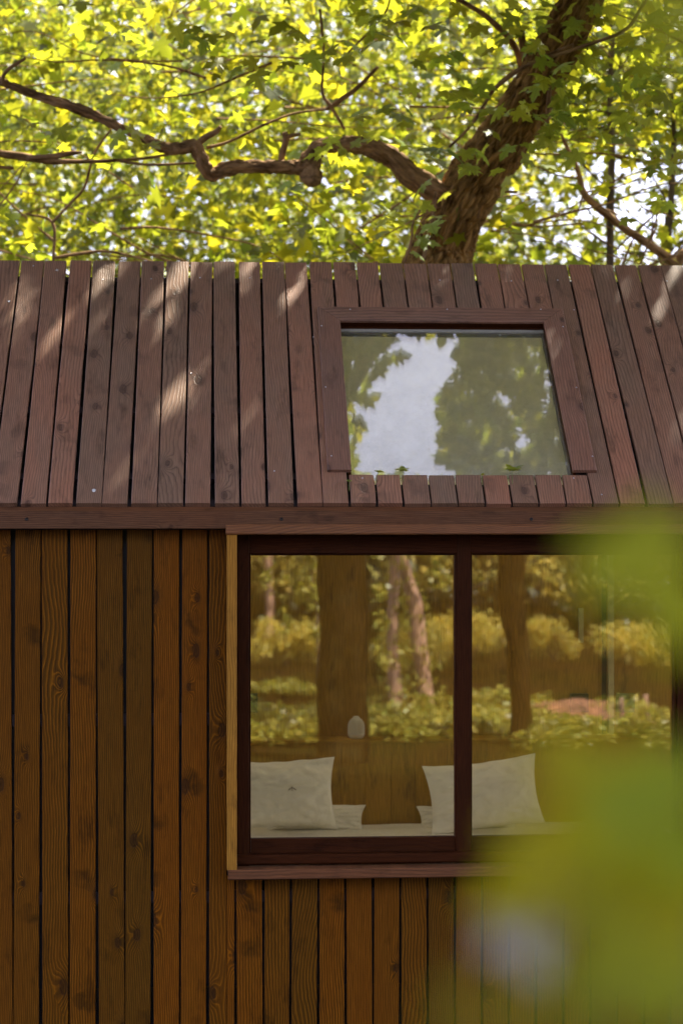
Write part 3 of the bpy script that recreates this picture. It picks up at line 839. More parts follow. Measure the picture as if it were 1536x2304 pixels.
def pillow_mesh(w, h, t, seed, name='pillow', n=44):
    V, F = [], []
    def P(u, v, side):
        su, sv = abs(u), abs(v)
        prof = max(0.0, (1 - su ** 2.6)) ** 0.55 * max(0.0, (1 - sv ** 2.6)) ** 0.55
        pin = 1 - 0.085 * (1 - sv ** 2) * su ** 3          # sides draw in between the corners
        pin2 = 1 - 0.10 * (1 - su ** 2) * sv ** 3
        q = Vector((u * 2.2 + seed, v * 2.2, side * 3.0))
        wr = 0.024 * mnoise.noise(q) + 0.016 * mnoise.noise(q * 2.7) + 0.006 * mnoise.noise(q * 6.5) 
        # folds running in from corners and edge
        ang = math.atan2(v, u)
        wr += 0.012 * (su * sv) * math.sin(ang * 17 + seed * 3) + 0.006 * (sv ** 3) * math.sin(u * 26 + seed) + 0.006 * (su ** 3) * math.sin(v * 22 + seed)
        z = side * (t / 2 * prof) + wr * (0.3 + prof) * 0.8
        if side < 0: z = -t / 2 * prof + wr * (1 - prof) * 0.24
        else: z = t / 2 * prof + wr * (0.3 + 0.7 * prof) * (prof ** 0.3 if prof > 0 else 0) + wr * (1 - prof) * 0.24
        return Vector((u * w / 2 * pin, v * h / 2 * pin2 + 0.008 * mnoise.noise(Vector((u * 3 + seed, v, 8))), z))
    for side in (1, -1):
        base = len(V)
        for i in range(n + 1):
            for j in range(n + 1):
                V.append(P(-1 + 2 * j / n, -1 + 2 * i / n, side))
        for i in range(n):
            for j in range(n):
                q = (base + i * (n + 1) + j, base + i * (n + 1) + j + 1, base + (i + 1) * (n + 1) + j + 1, base + (i + 1) * (n + 1) + j)
                F.append(q if side > 0 else q[::-1])
    return mesh(name, V, F, True)
YP = 11.15
zb = at(850, 1863, YP + 0.1).z
# bed: base, mattress, sheet with creases
bx0, bx1 = -0.35, 2.75
bed = tag(empty('bed', (1.2, 10.5, 0.45)), 'double bed with a smooth white sheet behind the window', 'bed')
bb = Vector((1.2, 10.5, 0.45))
under(block('bed_base', bx0, bx1, 9.62, YH - 0.02, 0.46, 0.70, M_PLY), bed, bb)
under(block('mattress', bx0, bx1, 9.64, YH - 0.021, 0.702, zb - 0.03, M_LINEN), bed, bb)
V, F = [], []
nx, ny = 90, 60
for i in range(ny + 1):
    for j in range(nx + 1):
        x = bx0 - 0.01 + (bx1 - bx0 + 0.02) * j / nx; y = 9.61 + (YH - 0.03 - 9.61) * i / ny
        z = zb - 0.012 + 0.010 * mnoise.noise(Vector((x * 2, y * 3, 0))) + 0.005 * mnoise.noise(Vector((x * 4, y * 11, 5)))
        if i == 0 or j in (0, nx): z -= 0.12
        V.append((x, y, z))
for i in range(ny):
    for j in range(nx):
        F.append((i * (nx + 1) + j, i * (nx + 1) + j + 1, (i + 1) * (nx + 1) + j + 1, (i + 1) * (nx + 1) + j))
under(link('sheet', mesh('sheet', V, F, True), M_LINEN), bed, bb)

def pillow(px0, px1, py0, py1, Y, seed, lean, roll, yaw, t, label, w=None):
    a, b = at(px0, py1, Y), at(px1, py0, Y)
    w = w or (b.x - a.x); h = b.z - a.z
    o = link('pillow', pillow_mesh(w, h, t, seed), M_LINEN)
    o.location = ((a.x + b.x) / 2, Y, (a.z + b.z) / 2)
    o.rotation_euler = (Matrix.Rotation(yaw, 3, 'Z') @ Matrix.Rotation(R(90) + lean, 3, 'X') @ Matrix.Rotation(roll, 3, 'Z')).to_euler()
    tag(o, label, 'pillow', 'white pillows on the bed')
    return o
pA = pillow(492, 756, 1706, 1868, 11.12, 1.3, R(-14), R(1.5), R(0), 0.17, 'large white pillow with a small insect emblem, standing at the left of the bed')
pB = pillow(958, 1217, 1708, 1870, 11.12, 7.7, R(-14), R(6), R(0), 0.17, 'large white pillow tilted behind the window mullion, with soft creases at its left side')
pC = pillow(600, 822, 1806, 1872, 11.30, 3.1, R(-8), R(-3), R(0), 0.14, 'flatter white pillow showing its corner right behind the pillow with the emblem')
pD = pillow(938, 1160, 1806, 1872, 11.30, 5.2, R(-8), R(4), R(0), 0.14, 'flatter white pillow showing its left corner behind the tilted pillow')
# insect emblem (slender body, two swept wings, fine legs)
def emblem():
    V, F = [], []
    def strip(x0, y0, x1, y1, w0, w1):
        d = Vector((x1 - x0, y1 - y0)); n = Vector((-d.y, d.x)).normalized()
        b = len(V)
        V.extend([(x0 + n.x * w0, y0 + n.y * w0, 0), (x0 - n.x * w0, y0 - n.y * w0, 0), (x1 - n.x * w1, y1 - n.y * w1, 0), (x1 + n.x * w1, y1 + n.y * w1, 0)])
        F.append((b, b + 1, b + 2, b + 3))
    strip(0, 0.013, 0, -0.014, 0.0022, 0.0014)
    strip(0, 0.008, -0.019, -0.006, 0.0012, 0.0032); strip(-0.019, -0.006, -0.026, -0.012, 0.0024, 0.0004)
    strip(0, 0.008, 0.019, -0.006, 0.0012, 0.0032); strip(0.019, -0.006, 0.026, -0.012, 0.0024, 0.0004)
    strip(0, 0.010, -0.012, 0.022, 0.0004, 0.0002); strip(0, 0.010, 0.010, 0.024, 0.0004, 0.0002)
    strip(0, -0.002, -0.012, -0.022, 0.0004, 0.0002); strip(0, -0.002, 0.012, -0.024, 0.0004, 0.0002)
    return mesh('emblem', V, F)
e = link('emblem', emblem(), plain('emblem_thread', (0.10, 0.05, 0.03), 0.8), pA)
target = at(657, 1775, 11.03)
bpy.context.view_layer.update()
loc = pA.matrix_world.inverted() @ target
# lay it on the pillow's surface
zmax = max((v.co.z for v in pA.data.vertices if abs(v.co.x - loc.x) < 0.02 and abs(v.co.y - loc.y) < 0.02), default=0.08)
e.location = (loc.x, loc.y, zmax + 0.002)

def lathe(name, prof, seg=48, rib=0.0, ribs=30, r0=0, r1=1):
    V, F = [], []
    for (r, z) in prof:
        for j in range(seg):
            th = 2 * math.pi * j / seg
            k = 1.0
            if rib and r0 <= z <= r1: k = 1 - rib * (0.5 + 0.5 * math.cos(ribs * th))
            V.append((r * k * math.cos(th), r * k * math.sin(th), z))
    for i in range(len(prof) - 1):
        for j in range(seg):
            k = (j + 1) % seg
            F.append((i * seg + j, i * seg + k, (i + 1) * seg + k, (i + 1) * seg + j))
    return mesh(name, V, F, True)
YD = 11.60
pd = at(801, 1664, YD)
vs = (at(801, 1612, YD).z - zs)
dif = tag(empty('vase', (pd.x, YD, zs)), 'small ribbed pale ceramic vase on the wooden ledge above the pillows', 'vase')
r = 0.0525
h = vs
M_CER = plain('pale_ceramic', (0.72, 0.68, 0.58), 0.55, 0, 0.04, 80)
under(link('base', lathe('base', [(0.001, 0.001), (r * 0.72, 0.001), (r * 0.92, h * 0.08), (r, h * 0.18), (r, h * 0.235), (r * .97, h * 0.24)]), M_CER, loc=(pd.x, YD, zs)), dif, Vector((pd.x, YD, zs)))
prof = [(r * 0.98, h * 0.25), (r, h * 0.27), (r, h * 0.5), (r * 0.97, h * 0.62), (r * 0.88, h * 0.74), (r * 0.70, h * 0.85), (r * 0.50, h * 0.90), (r * 0.38, h * 0.93), (r * 0.36, h * 0.99), (r * 0.30, h), (r * 0.29, h * 0.9)]
under(link('ribbed_body', lathe('ribbed_body', prof, 240, 0.16, 26, h * 0.27, h * 0.86), M_CER, loc=(pd.x, YD, zs)), dif, Vector((pd.x, YD, zs)))

# ================================================================== THE GREAT MAPLE BEHIND THE RIDGE
YT = 13.0
def pp(lst, Y0, Y1):
    n = len(lst) - 1
    P = [at(x, y, Y0 + (Y1 - Y0) * i / n) for i, (x, y, r) in enumerate(lst)]
    Rr = [r / FPX * (Y0 + (Y1 - Y0) * i / n) for i, (x, y, r) in enumerate(lst)]
    return P, Rr
tb = Vector((at(740, 700, YT).x, YT, 0))
maple = tag(empty('maple_tree', tb), 'big maple with thick leaning furrowed trunk rising behind the roof', 'tree')
def mp(o):
    o.parent = maple; o.location = Vector(o.location) - tb
    return o
tp = [(983, 592, 66), (1018, 500, 61), (1066, 410, 62), (1122, 330, 56), (1174, 250, 51), (1220, 170, 48), (1272, 70, 45), (1320, -30, 42), (1400, -180, 40), (1500, -360, 34), (1560, -520, 26)]
P, Rr = pp(tp, YT, YT - 1.2)
P = [Vector((tb.x, YT + 0.1, -0.1)), Vector((tb.x + 0.08, YT + 0.05, 1.6)), Vector((P[0].x - 0.36, YT, P[0].z - 0.95))] + P
Rr = [0.36, 0.28, 0.235] + Rr
mp(tube('trunk', P, Rr, 200, 30, 0.10, 0.019, 17.0, 3.0, M_BARK))
lp = [(1010, 440, 26), (965, 420, 25), (925, 395, 24), (890, 362, 22), (855, 340, 21), (812, 326, 19), (765, 324, 15), (722, 330, 15), (702, 352, 20), (690, 374, 22), (668, 376, 15), (620, 374, 13), (560, 374, 12), (515, 377, 14),
      (480, 390, 13), (462, 376, 14), (450, 350, 13), (434, 329, 14), (405, 334, 12), (370, 331, 11), (335, 315, 8), (305, 302, 8), (275, 289, 8), (210, 258, 9), (150, 236, 9), (95, 218, 8), (45, 200, 7), (0, 180, 7), (-90, 140, 5), (-200, 110, 4)]
P, Rr = pp(lp, YT - 0.25, YT - 0.9)
mp(tube('limb', P, Rr, 48, 12, 0.30, 0.008, 30.0, 9.0, M_BARKL))
def stick(name, lst, Y0, Y1, m=M_BARKL, seg=10, par=mp):
    P, Rr = pp(lst, Y0, Y1)
    return par(tube(name, P, Rr, seg, 6, 0.22, 0.0, 9, len(lst) * 1.7, m))
stick('branch', [(700, 352, 22), (697, 385, 24), (704, 400, 22), (708, 403, 8)], 12.6, 12.45, seg=20)      # sawn-off stub
stick('branch', [(628, 372, 8), (636, 340, 7), (643, 312, 7), (640, 296, 6)], 12.55, 12.5)
stick('branch', [(643, 308, 5), (660, 303, 5), (676, 301, 3)], 12.5, 12.5)
stick('branch', [(440, 325, 8), (462, 308, 7), (485, 296, 6), (496, 284, 4)], 12.4, 12.3)
stick('branch', [(-60, 330, 8), (0, 344, 8), (60, 353, 9), (100, 361, 7), (170, 363, 5), (250, 361, 4), (320, 356, 3.4), (380, 347, 3)], 12.3, 12.6)
stick('branch', [(60, 354, 5), (110, 352, 6), (155, 345, 6), (185, 342, 2)], 12.2, 12.2)
stick('branch', [(4, 190, 5), (8, 168, 4), (25, 150, 4), (58, 130, 3)], 12.1, 12.1)
stick('branch', [(465, 332, 4), (520, 316, 3.4), (590, 282, 3), (660, 255, 2.6), (735, 245, 2)], 12.5, 12.8)
stick('branch', [(270, 362, 3), (340, 370, 3), (440, 366, 2.5)], 12.5, 12.5)
stick('branch', [(1180, 170, 9), (1165, 120, 8), (1140, 80, 7), (1085, 30, 6), (1000, -20, 5), (930, -60, 4)], 12.7, 12.2)
stick('branch', [(1190, 150, 10), (1178, 110, 9), (1170, 60, 8)], 12.5, 12.3)
stick('branch', [(1100, 210, 3), (1180, 150, 4), (1290, 110, 4), (1400, 70, 4), (1440, 20, 4), (1470, -30, 4)], 11.9, 11.8)
stick('branch', [(1010, 330, 3), (1060, 280, 3.5), (1130, 180, 4), (1240, 120, 4), (1290, 100, 4)], 12.1, 11.9)
stick('branch', [(1235, 330, 5), (1232, 260, 5), (1236, 200, 5), (1245, 130, 5), (1240, 60, 4)], 12.3, 12.3, seg=8)   # bare shoot up the trunk
stick('branch', [(950, 590, 4), (965, 520, 4), (975, 470, 3.6), (980, 430, 3)], 12.55, 12.5)                       # creeper stems on the bark
stick('branch', [(1075, 490, 3.4), (1078, 440, 3.4), (1070, 400, 3)], 12.7, 12.6)
stick('branch', [(910, 590, 3), (925, 540, 3), (930, 500, 3), (958, 450, 2.5)], 12.6, 12.5)
stick('branch', [(775, 290, 3), (745, 240, 4), (725, 205, 3.4), (728, 120, 3), (720, 20, 3)], 12.8, 12.8)
stick('branch', [(735, 245, 4), (755, 232, 6), (768, 222, 6), (800, 200, 5), (850, 150, 4)], 12.8, 12.9)
stick('branch', [(770, 130, 2.4), (830, 70, 2.4), (870, 20, 2.4), (880, -30, 2)], 12.9, 12.9)
stick('branch', [(120, 580, 4), (180, 570, 3.5), (250, 566, 3), (350, 590, 2)], 13.2, 13.2)
stick('branch', [(60, 480, 2), (118, 500, 3.4), (120, 575, 3.4), (118, 620, 3)], 13.2, 13.2)
stick('branch', [(118, 500, 3), (160, 455, 3), (190, 420, 3), (210, 350, 3), (235, 310, 2.5), (250, 290, 2)], 13.0, 12.6)
# --- leaves you can tell apart: one mesh shared, about 300 objects
def single_leaf(i):
    V0, T0 = TM
    V = V0.copy() * 1.0
    V[:, 2] = V[:, 2] * (0.6 + 0.5 * i) + 0.03 * np.sin(V[:, 0] * 9 + i) 
    V = np.vstack([V, [[-0.006, 0.0, 0], [0.006, 0.0, 0], [0.004, -0.45, -0.06 * i], [-0.004, -0.45, -0.06 * i]]])
    k = len(V0)
    T = np.vstack([T0, [[k, k + 1, k + 2], [k, k + 2, k + 3]]])
    me = tri_mesh('leaf', V, T)
    me.materials.append(M_LEAFN)
    return me
LM = [single_leaf(i) for i in range(4)]
LESS = {(1045, 310), (1000, 365), (945, 440), (930, 570), (955, 320)}
clusters = [(975, 45, 8), (1010, 110, 8), (890, 95, 7), (820, 40, 6), (1130, 30, 7), (1225, 45, 8), (1310, 120, 10), (1215, 165, 8), (1275, 215, 12), (1245, 260, 8), (1085, 235, 10), (1045, 310, 8), (1082, 372, 7),
            (955, 320, 10), (1000, 365, 12), (945, 440, 10), (905, 500, 6), (1450, 90, 10), (1400, 170, 12), (1490, 230, 10), (1380, 290, 10), (1270, 310, 8), (1480, 470, 6), (1390, 230, 8), (745, 315, 5), (850, 250, 7), (1010, 215, 7),
            (1170, 105, 7), (1500, 380, 6), (690, 100, 6), (560, 140, 6), (930, 570, 8), (1330, 30, 8), (1470, 170, 8), (150, 300, 5), (320, 305, 5), (1200, 300, 6), (1440, 350, 6), (420, 60, 6), (1480, 30, 8)]
tot = 0
for cx, cy, n in clusters:
    if (cx, cy) in LESS: n = n // 2
    Yc = random.uniform(11.5, 12.3)
    for q in range(n):
        x, y = cx + random.gauss(0, 42), cy + random.gauss(0, 24)
        p = at(x, y, Yc + random.gauss(0, 0.16))
        o = link('leaf', LM[random.randrange(4)])
        s = random.uniform(0.10, 0.165)
        o.scale = (s, s, s)
        nz = Vector((random.gauss(0, 0.55), random.gauss(-0.35, 0.5), 0.75)).normalized()
        a = Vector((random.gauss(0, 1), random.gauss(0, 0.6), -0.7)); a = (a - nz * a.dot(nz)).normalized()
        b = a.cross(nz)
        M = Matrix((b, a, nz)).transposed()
        o.rotation_euler = M.to_euler(); o.location = p
        mp(o); tot += 1
print('single leaves', tot)
# --- crown: foliage behind the ridge, and the part that reaches over the cabin
def proj(C):                                   # world -> photo pixel
    c, s = math.cos(YAW), math.sin(YAW)
    dx, dy, dz = C[:, 0], C[:, 1], C[:, 2] - ZC
    vx = dx * c - dy * s; vy = dx * s + dy * c
    return PX0 + FPX * vx / vy, HOR - FPX * dz / vy
def visible_gap(C):                            # thinner foliage where the photo shows sky
    x, y = proj(C)
    k = np.ones(len(C), bool)
    dens = np.ones(len(C))
    for (gx, gy, sx, sy, d) in ((1330, 440, 190, 130, 0.85), (720, 400, 90, 60, 0.55), (850, 430, 50, 60, 0.7), (900, 220, 40, 40, 0.6), (1500, 520, 90, 120, 0.9), (390, 35, 110, 30, 0.8), (160, 170, 50, 25, 0.8), (985, 90, 40, 50, 0.5), (1420, 360, 90, 60, 0.7)):
        dens -= d * np.exp(-((x - gx) / sx) ** 2 - ((y - gy) / sy) ** 2)
    clump = np.sin(C[:, 0] * 2.1 + 1.7 * np.sin(C[:, 2] * 2.3)) + np.sin(C[:, 2] * 3.9 + 1.3 * np.sin(C[:, 0] * 1.7 + C[:, 1])) + np.sin(C[:, 1] * 1.3 + C[:, 0])
    dens *= np.clip(0.72 + 0.28 * clump, 0.12, 1.0)
    return rng.uniform(0, 1, len(C)) < dens
def top_keep(C):
    return C[:, 2] < 3.5 + 0.29 * C[:, 1]
A0 = sprays((-5, 12.6, 3.6), (7.5, 15.0, 8.2), 520, 12, 0.34, 0.30, visible_gap)
A0 = A0[(A0[:, 1] > 11.9) & top_keep(A0)]
A = sprays((-5.5, 15.5, 3.6), (8, 24.0, 10.6), 12000, 14, 0.38, 0.35, visible_gap)
A = A[top_keep(A)]
A1 = sprays((-5.5, 14.8, 3.6), (8, 17.5, 9.4), 620, 12, 0.36, 0.30, visible_gap)
A1 = A1[top_keep(A1)]
mp(link('crown', leaf_mesh('crown', A1, 0.155, TS, 0.75), M_LEAFG, kind='stuff'))
mp(link('crown', leaf_mesh('crown', A, 0.086, TS, 0.85), M_LEAF, kind='stuff'))

# over the cabin: gap of sky that the skylight mirrors
HOLE = [(800, 1075), (838, 905), (795, 880), (895, 815), (905, 765), (1000, 750), (1022, 790), (1010, 860), (965, 915), (985, 960), (970, 1000), (1040, 1075)]
HOLE = [(910 + (x - 910) * 1.17, 920 + (y - 920) * 1.08) for x, y in HOLE]
def in_poly(x, y, P):
    c = np.zeros(len(x), bool)
    for i in range(len(P)):
        x1, y1 = P[i]; x2, y2 = P[i - 1]
        t = ((y1 > y) != (y2 > y)) & (x < (x2 - x1) * (y - y1) / (y2 - y1 + 1e-9) + x1)
        c ^= t
    return c
e0 = np.array(roof_pt(0, 0, -0.024)); nn = np.array(NRM)
def mirror(C):
    d = (C - e0) @ nn
    return C - 2 * d[:, None] * nn
def hole_keep(C, pad=0.0):
    x, y = proj(mirror(C))
    clump = np.sin(C[:, 0] * 4.3 + 1.5 * np.sin(C[:, 1] * 5.1)) + np.sin(C[:, 1] * 6.3 + C[:, 0] * 2.0 + C[:, 2])
    above = (x > 740) & (x < 1330) & (y > 700) & (y < 1120) & (rng.uniform(0, 1, len(C)) > np.clip(0.60 + 0.25 * clump, 0.15, 1.0))
    return ~in_poly(x, y, HOLE) & ~above
B = sprays((-4.5, 3.4, 6.95), (7.5, 13.3, 9.5), 7600, 13, 0.36, 0.3)
B = B[hole_keep(B)]
# keep a few sun flecks open onto the upper left of the roof
def fleck_keep(C):
    Sd = np.array(SUN_DIR)
    t = ((C - e0) @ nn) / (Sd @ nn)
    Q = C - t[:, None] * Sd
    x, y = proj(Q)
    k = np.ones(len(C), bool)
    for (cx, cy, a, b, ang) in ((225, 650, 22, 60, 0.5), (75, 760, 20, 50, 0.4), (350, 700, 14, 60, 0.35), (400, 620, 16, 30, 0.5), (500, 615, 26, 40, 0.5), (560, 600, 16, 30, 0.5), (10, 690, 16, 40, .3), (270, 605, 16, 24, .5), (1075, 640, 16, 22, -0.4)):
        u = (x - cx) * math.cos(ang) + (y - cy) * math.sin(ang); v = -(x - cx) * math.sin(ang) + (y - cy) * math.cos(ang)
        k &= ((u / a / 2.1) ** 2 + (v / b / 1.6) ** 2) > 1
    return k
B = B[fleck_keep(B)]
A0 = A0[fleck_keep(A0)]
mp(link('crown', leaf_mesh('crown', A0, 0.135, TS, 0.7), M_LEAFG, kind='stuff'))
mp(link('crown', leaf_mesh('crown', B, 0.14, TS, 0.5), M_LEAF, kind='stuff'))
# twigs through the crown
tw = []
for i in range(150):
    p = Vector((random.uniform(-3, 5), random.uniform(12.6, 16), random.uniform(4, 7.5)))
    d = Vector((random.choice([-1, 1]) * random.uniform(0.5, 1), random.uniform(-0.3, 0.3), random.uniform(-0.25, 0.45))).normalized()
    pts = [p]
    for k in range(4):
        d = (d + Vector((random.gauss(0, .18), random.gauss(0, .12), random.gauss(0, .2)))).normalized()
        pts.append(pts[-1] + d * random.uniform(0.25, 0.45))
    tw.append((pts, random.uniform(0.006, 0.012), 0.003))
o = merge_tubes('twigs', tw, M_BARKL, None); mp(o)
# main limbs that carry the crown overhead (above the frame)
for pts, r in (([(1.9, 12.1, 7.0), (1.4, 11.0, 7.8), (0.3, 9.0, 8.1), (-1.2, 6.5, 8.4)], 0.09), ([(2.6, 11.9, 7.6), (3.2, 10.2, 8.2), (3.6, 7.8, 8.4), (3.4, 5.2, 8.2)], 0.08)):
    mp(tube('limb', [Vector(p) for p in pts], [r, r * .8, r * .55, r * .25], 14, 8, 0.2, 0, 9, 2.0, M_BARKL))

# ---- slender trees to the right, and the woodland beyond
def slim(lst, Y, label, seed, twigs=14):
    P, Rr = pp(lst, Y, Y)
    b = Vector((P[0].x, Y, 0))
    t = tag(empty('slender_tree', b), label, 'tree', 'slender trees to the right behind the roof')
    P = [b, ] + P; Rr = [Rr[0] * 1.4] + Rr
    o = tube('trunk', P, Rr, 12, 8, 0.12, 0.0, 9, seed, M_BARKG); o.parent = t; o.location = -b
    L_ = []
    rs = random.Random(int(seed * 10))
    for k in range(twigs):
        q = P[1 + int(rs.random() * (len(P) - 2))] + Vector((0, 0, rs.uniform(-0.1, 0.3)))
        d = Vector((rs.choice([-1, 1]) * rs.uniform(.4, 1), rs.uniform(-.4, .4), rs.uniform(0.1, .8))).normalized()
        pts = [q]
        for z in range(3):
            d = (d + Vector((rs.gauss(0, .3), rs.gauss(0, .2), rs.gauss(0, .25)))).normalized(); pts.append(pts[-1] + d * rs.uniform(.15, .4))
        L_.append((pts, 0.010, 0.003))
    o = merge_tubes('twigs', L_, M_BARKG, t); o.location = -b
    C = sprays((P[-1].x - 1.2, Y - 1.0, 6.0), (P[-1].x + 1.2, Y + 1.2, 8.6), 60, 11, 0.33, 0.3)
    o = link('crown', leaf_mesh('crown', C, 0.13, TS, 0.5), M_LEAF, t, 'stuff'); o.location = -b
slim([(1372, 610, 9), (1373, 450, 9), (1376, 330, 8), (1372, 200, 7), (1380, 0, 6), (1385, -200, 5)], 15.0, 'slender grey tree with straight upright trunk right of the leaning maple', 1.0)
slim([(1502, 620, 9), (1506, 500, 8), (1512, 400, 7), (1515, 280, 6), (1500, 60, 5), (1500, -160, 4)], 15.5, 'thin grey tree at the far right edge against bright sky', 2.0, 26)
P, Rr = pp([(1560, 620, 12), (1520, 592, 11), (1460, 550, 10), (1400, 510, 9), (1340, 462, 9), (1312, 432, 8), (1300, 385, 6), (1276, 333, 5), (1262, 300, 3)], 13.6, 13.6)
b = Vector((P[0].x + 0.8, 13.6, 0))
lt = tag(empty('leaning_sapling', b), 'bare leaning sapling with crooked stem crossing the sky gap at right', 'tree')
o = tube('trunk', [b, Vector((P[0].x + 0.5, 13.6, 2.6))] + P, [0.07, 0.055] + Rr, 12, 8, 0.2, 0, 9, 4.0, M_BARKL); o.parent = lt; o.location = -b
tws = []
for (a, bb_, c, d) in ((1460, 550, 1475, 480), (1400, 510, 1380, 470), (1312, 432, 1290, 470), (1440, 595, 1490, 440), (1340, 465, 1420, 500), (1475, 480, 1530, 500), (1475, 480, 1440, 460), (1400, 595, 1475, 480), (1500, 575, 1540, 540), (1300, 400, 1180, 360), (1180, 360, 1100, 420), (1312, 432, 1440, 400)):
    p, q = at(a, bb_, 13.6), at(c, d, 13.6 + random.uniform(-.2, .2)); mid = (p + q) / 2 + Vector((random.uniform(-.05, .05), 0, random.uniform(-.06, .06)))
    tws.append(([p, mid, q], 0.009, 0.004))
o = merge_tubes('twigs', tws, M_BARKL, lt); o.location = -b

C1 = sprays((-9, 20, 2.5), (13, 29, 12), 5000, 13, 0.42, 0.35, visible_gap)
C2 = sprays((-14, 29, 1.0), (20, 42, 15), 5500, 13, 0.6, 0.4, visible_gap)
C1 = C1[top_keep(C1)]; C2 = C2[top_keep(C2)]
link('distant_foliage', leaf_mesh('distant_foliage', np.vstack([C1, C2]), np.concatenate([np.full(len(C1), 0.115), np.full(len(C2), 0.19)]), TS, 0.85), M_LEAFB, kind='stuff')['label'] = 'sunlit green woodland foliage far behind the cabin roof'

# ================================================================== SEEDLINGS AND DROPPINGS ON THE ROOF
def seedling(px, py, size, n, label, lean=0.0):
    x, v = roof_uv(px, py)
    b = roof_pt(x, v, 0.001)
    t = tag(empty('seedling', b), label, 'seedling', 'seedlings sprouting below the skylight')
    st = tube('stem', [Vector((0, 0, -0.01)), Vector((lean * .3, -0.004, size * 0.4)), Vector((lean, -0.01, size * .8))], [0.0022, 0.0018, 0.0012], 6, 3, 0, 0, 9, 0, M_GREENST, t)
    for k in range(n):
        V0, T0 = TO if n < 4 else TS
        V = V0 * size * random.uniform(0.55, 0.9)
        me = tri_mesh('leaf', V, T0)
        a = k * 2 * math.pi / n + random.uniform(-.4, .4)
        o = link('leaf', me, M_SEED, t, loc=(lean, -0.01, size * .8))
        o.rotation_euler = (random.uniform(0.1, 0.6), random.uniform(-.3, .3), a)
M_GREENST = plain('green_stem', (0.12, 0.16, 0.03), 0.5)
M_SEED = leafmat('seedling_leaf', (0.20, 0.27, 0.05), (0.45, 0.5, 0.06), 0.5, 0.15)
seedling(785, 1101, 0.05, 3, 'tiny sprout below the left trim of the skylight, lowest of the sprouts')
seedling(846, 1082, 0.055, 2, 'flat two-leaved sprout under the lower left end of the skylight pane', 0.01)
seedling(907, 1082, 0.065, 4, 'small upright sprout in the plank gap right of the flat two-leaved one')
seedling(1084, 1086, 0.045, 2, 'faint thin sprout left of the largest seedling')
seedling(1152, 1088, 0.085, 5, 'largest seedling, pale and bushy, under the right half of the skylight')
M_DROP = plain('dropping_white', (0.62, 0.62, 0.58), 0.7)
def dropping(px, py, s, rays, label):
    x, v = roof_uv(px, py); V = [(0, 0, 0.0015)]; n = 18
    for j in range(n):
        r_ = s * (random.uniform(0.25, 1.0) if rays else random.uniform(0.7, 1.0)) * (1.0 if j % 2 or not rays else 0.3)
        V.append((r_ * math.cos(2 * math.pi * j / n), r_ * 1.2 * math.sin(2 * math.pi * j / n), 0.0004))
    F = [(0, 1 + j, 1 + (j + 1) % n) for j in range(n)]
    o = link('bird_dropping', mesh('bird_dropping', V, F), M_DROP); o.location = roof_pt(x, v, 0.002); o.rotation_euler = (PITCH, 0, 0)
    tag(o, label, 'bird dropping', 'droppings on the roof')
dropping(128, 608, 0.022, True, 'star-shaped white splash at the top of the roof on the left')
dropping(211, 1104, 0.011, False, 'small round white spot near the eaves on the left')
dropping(20, 678, 0.008, False, 'tiny white speck on the roof plank at the left edge')

# ================================================================== WOOD AND GARDEN BEHIND THE CAMERA (mirrored in the window)
def shrub(px0, px1, py0, py1, M, label, m=M_SHRUB, n=1500, size=0.07, cat='shrub'):
    a, b_ = refl(px0, py1, M), refl(px1, py0, M)
    cx, w = (a.x + b_.x) / 2, abs(b_.x - a.x); zt = b_.z
    y = a.y
    base = Vector((cx, y, 0))
    t = tag(empty('shrub', base), label, cat, 'shrubs mirrored in the window')
    z0 = max(0.1, a.z); hh = zt - z0
    bits = []
    for q in range(11):
        m_ = n // 11
        u = rng.normal(0, 1, (m_, 3)); u /= np.linalg.norm(u, axis=1)[:, None]
        r_ = rng.uniform(0.2, 1.15, m_) ** 0.5
        cx_ = rng.uniform(-0.42, 0.42) * w; rad = rng.uniform(0.16, 0.30) * w
        top = zt + rng.uniform(-0.25, 0.12) * hh - abs(cx_) / w * hh * 0.4
        rz = min(rad * 0.8, hh * 0.45)
        cz = rng.uniform(z0 + rz * 0.6, max(top - rz, z0 + rz * 0.7))
        bits.append(u * r_[:, None] * np.array([rad, rad * 0.8, rz]) + np.array([cx_, rng.uniform(-.3, .3) * w * .5, cz]))
    Pn = np.vstack(bits)
    link('foliage', leaf_mesh('foliage', Pn, size, TO, 0.8), m, t, 'stuff')
    for k in range(4):
        q = Vector((random.uniform(-.25, .25) * w, random.uniform(-.1, .1), (zt + z0) / 2))
        tube('stem', [Vector((q.x * .2, 0, -0.05)), Vector((q.x * .6, q.y, q.z * .5)), q], [0.02, 0.015, 0.008], 6, 4, 0.2, 0, 9, 0, M_BARKG, t)
shrub(300, 480, 1390, 1500, 36, 'yellow-green bush left of the window reflection', n=1500)
shrub(560, 722, 1375, 1508, 36, 'pale yellow-green bush mirrored at the left side of the left pane', n=2200)
shrub(830, 1010, 1385, 1490, 34, 'sunlit bush mirrored behind the twin trunks', n=1800)
shrub(965, 1145, 1345, 1510, 38, 'broad leafy bush mirrored on both sides of the mullion', n=2200)
shrub(1185, 1310, 1375, 1505, 36, 'round bright bush mirrored in the middle of the right pane', n=1700)
shrub(1325, 1520, 1370, 1530, 35, 'wide bright bush mirrored at the right end of the right pane', n=2400)
shrub(1530, 1750, 1370, 1530, 36, 'bright bush beyond the right edge of the window', n=1500)
shrub(1180, 1400, 1625, 1675, 24, 'low fern-like clump mirrored below the bare soil', M_IVY, 900, 0.09)
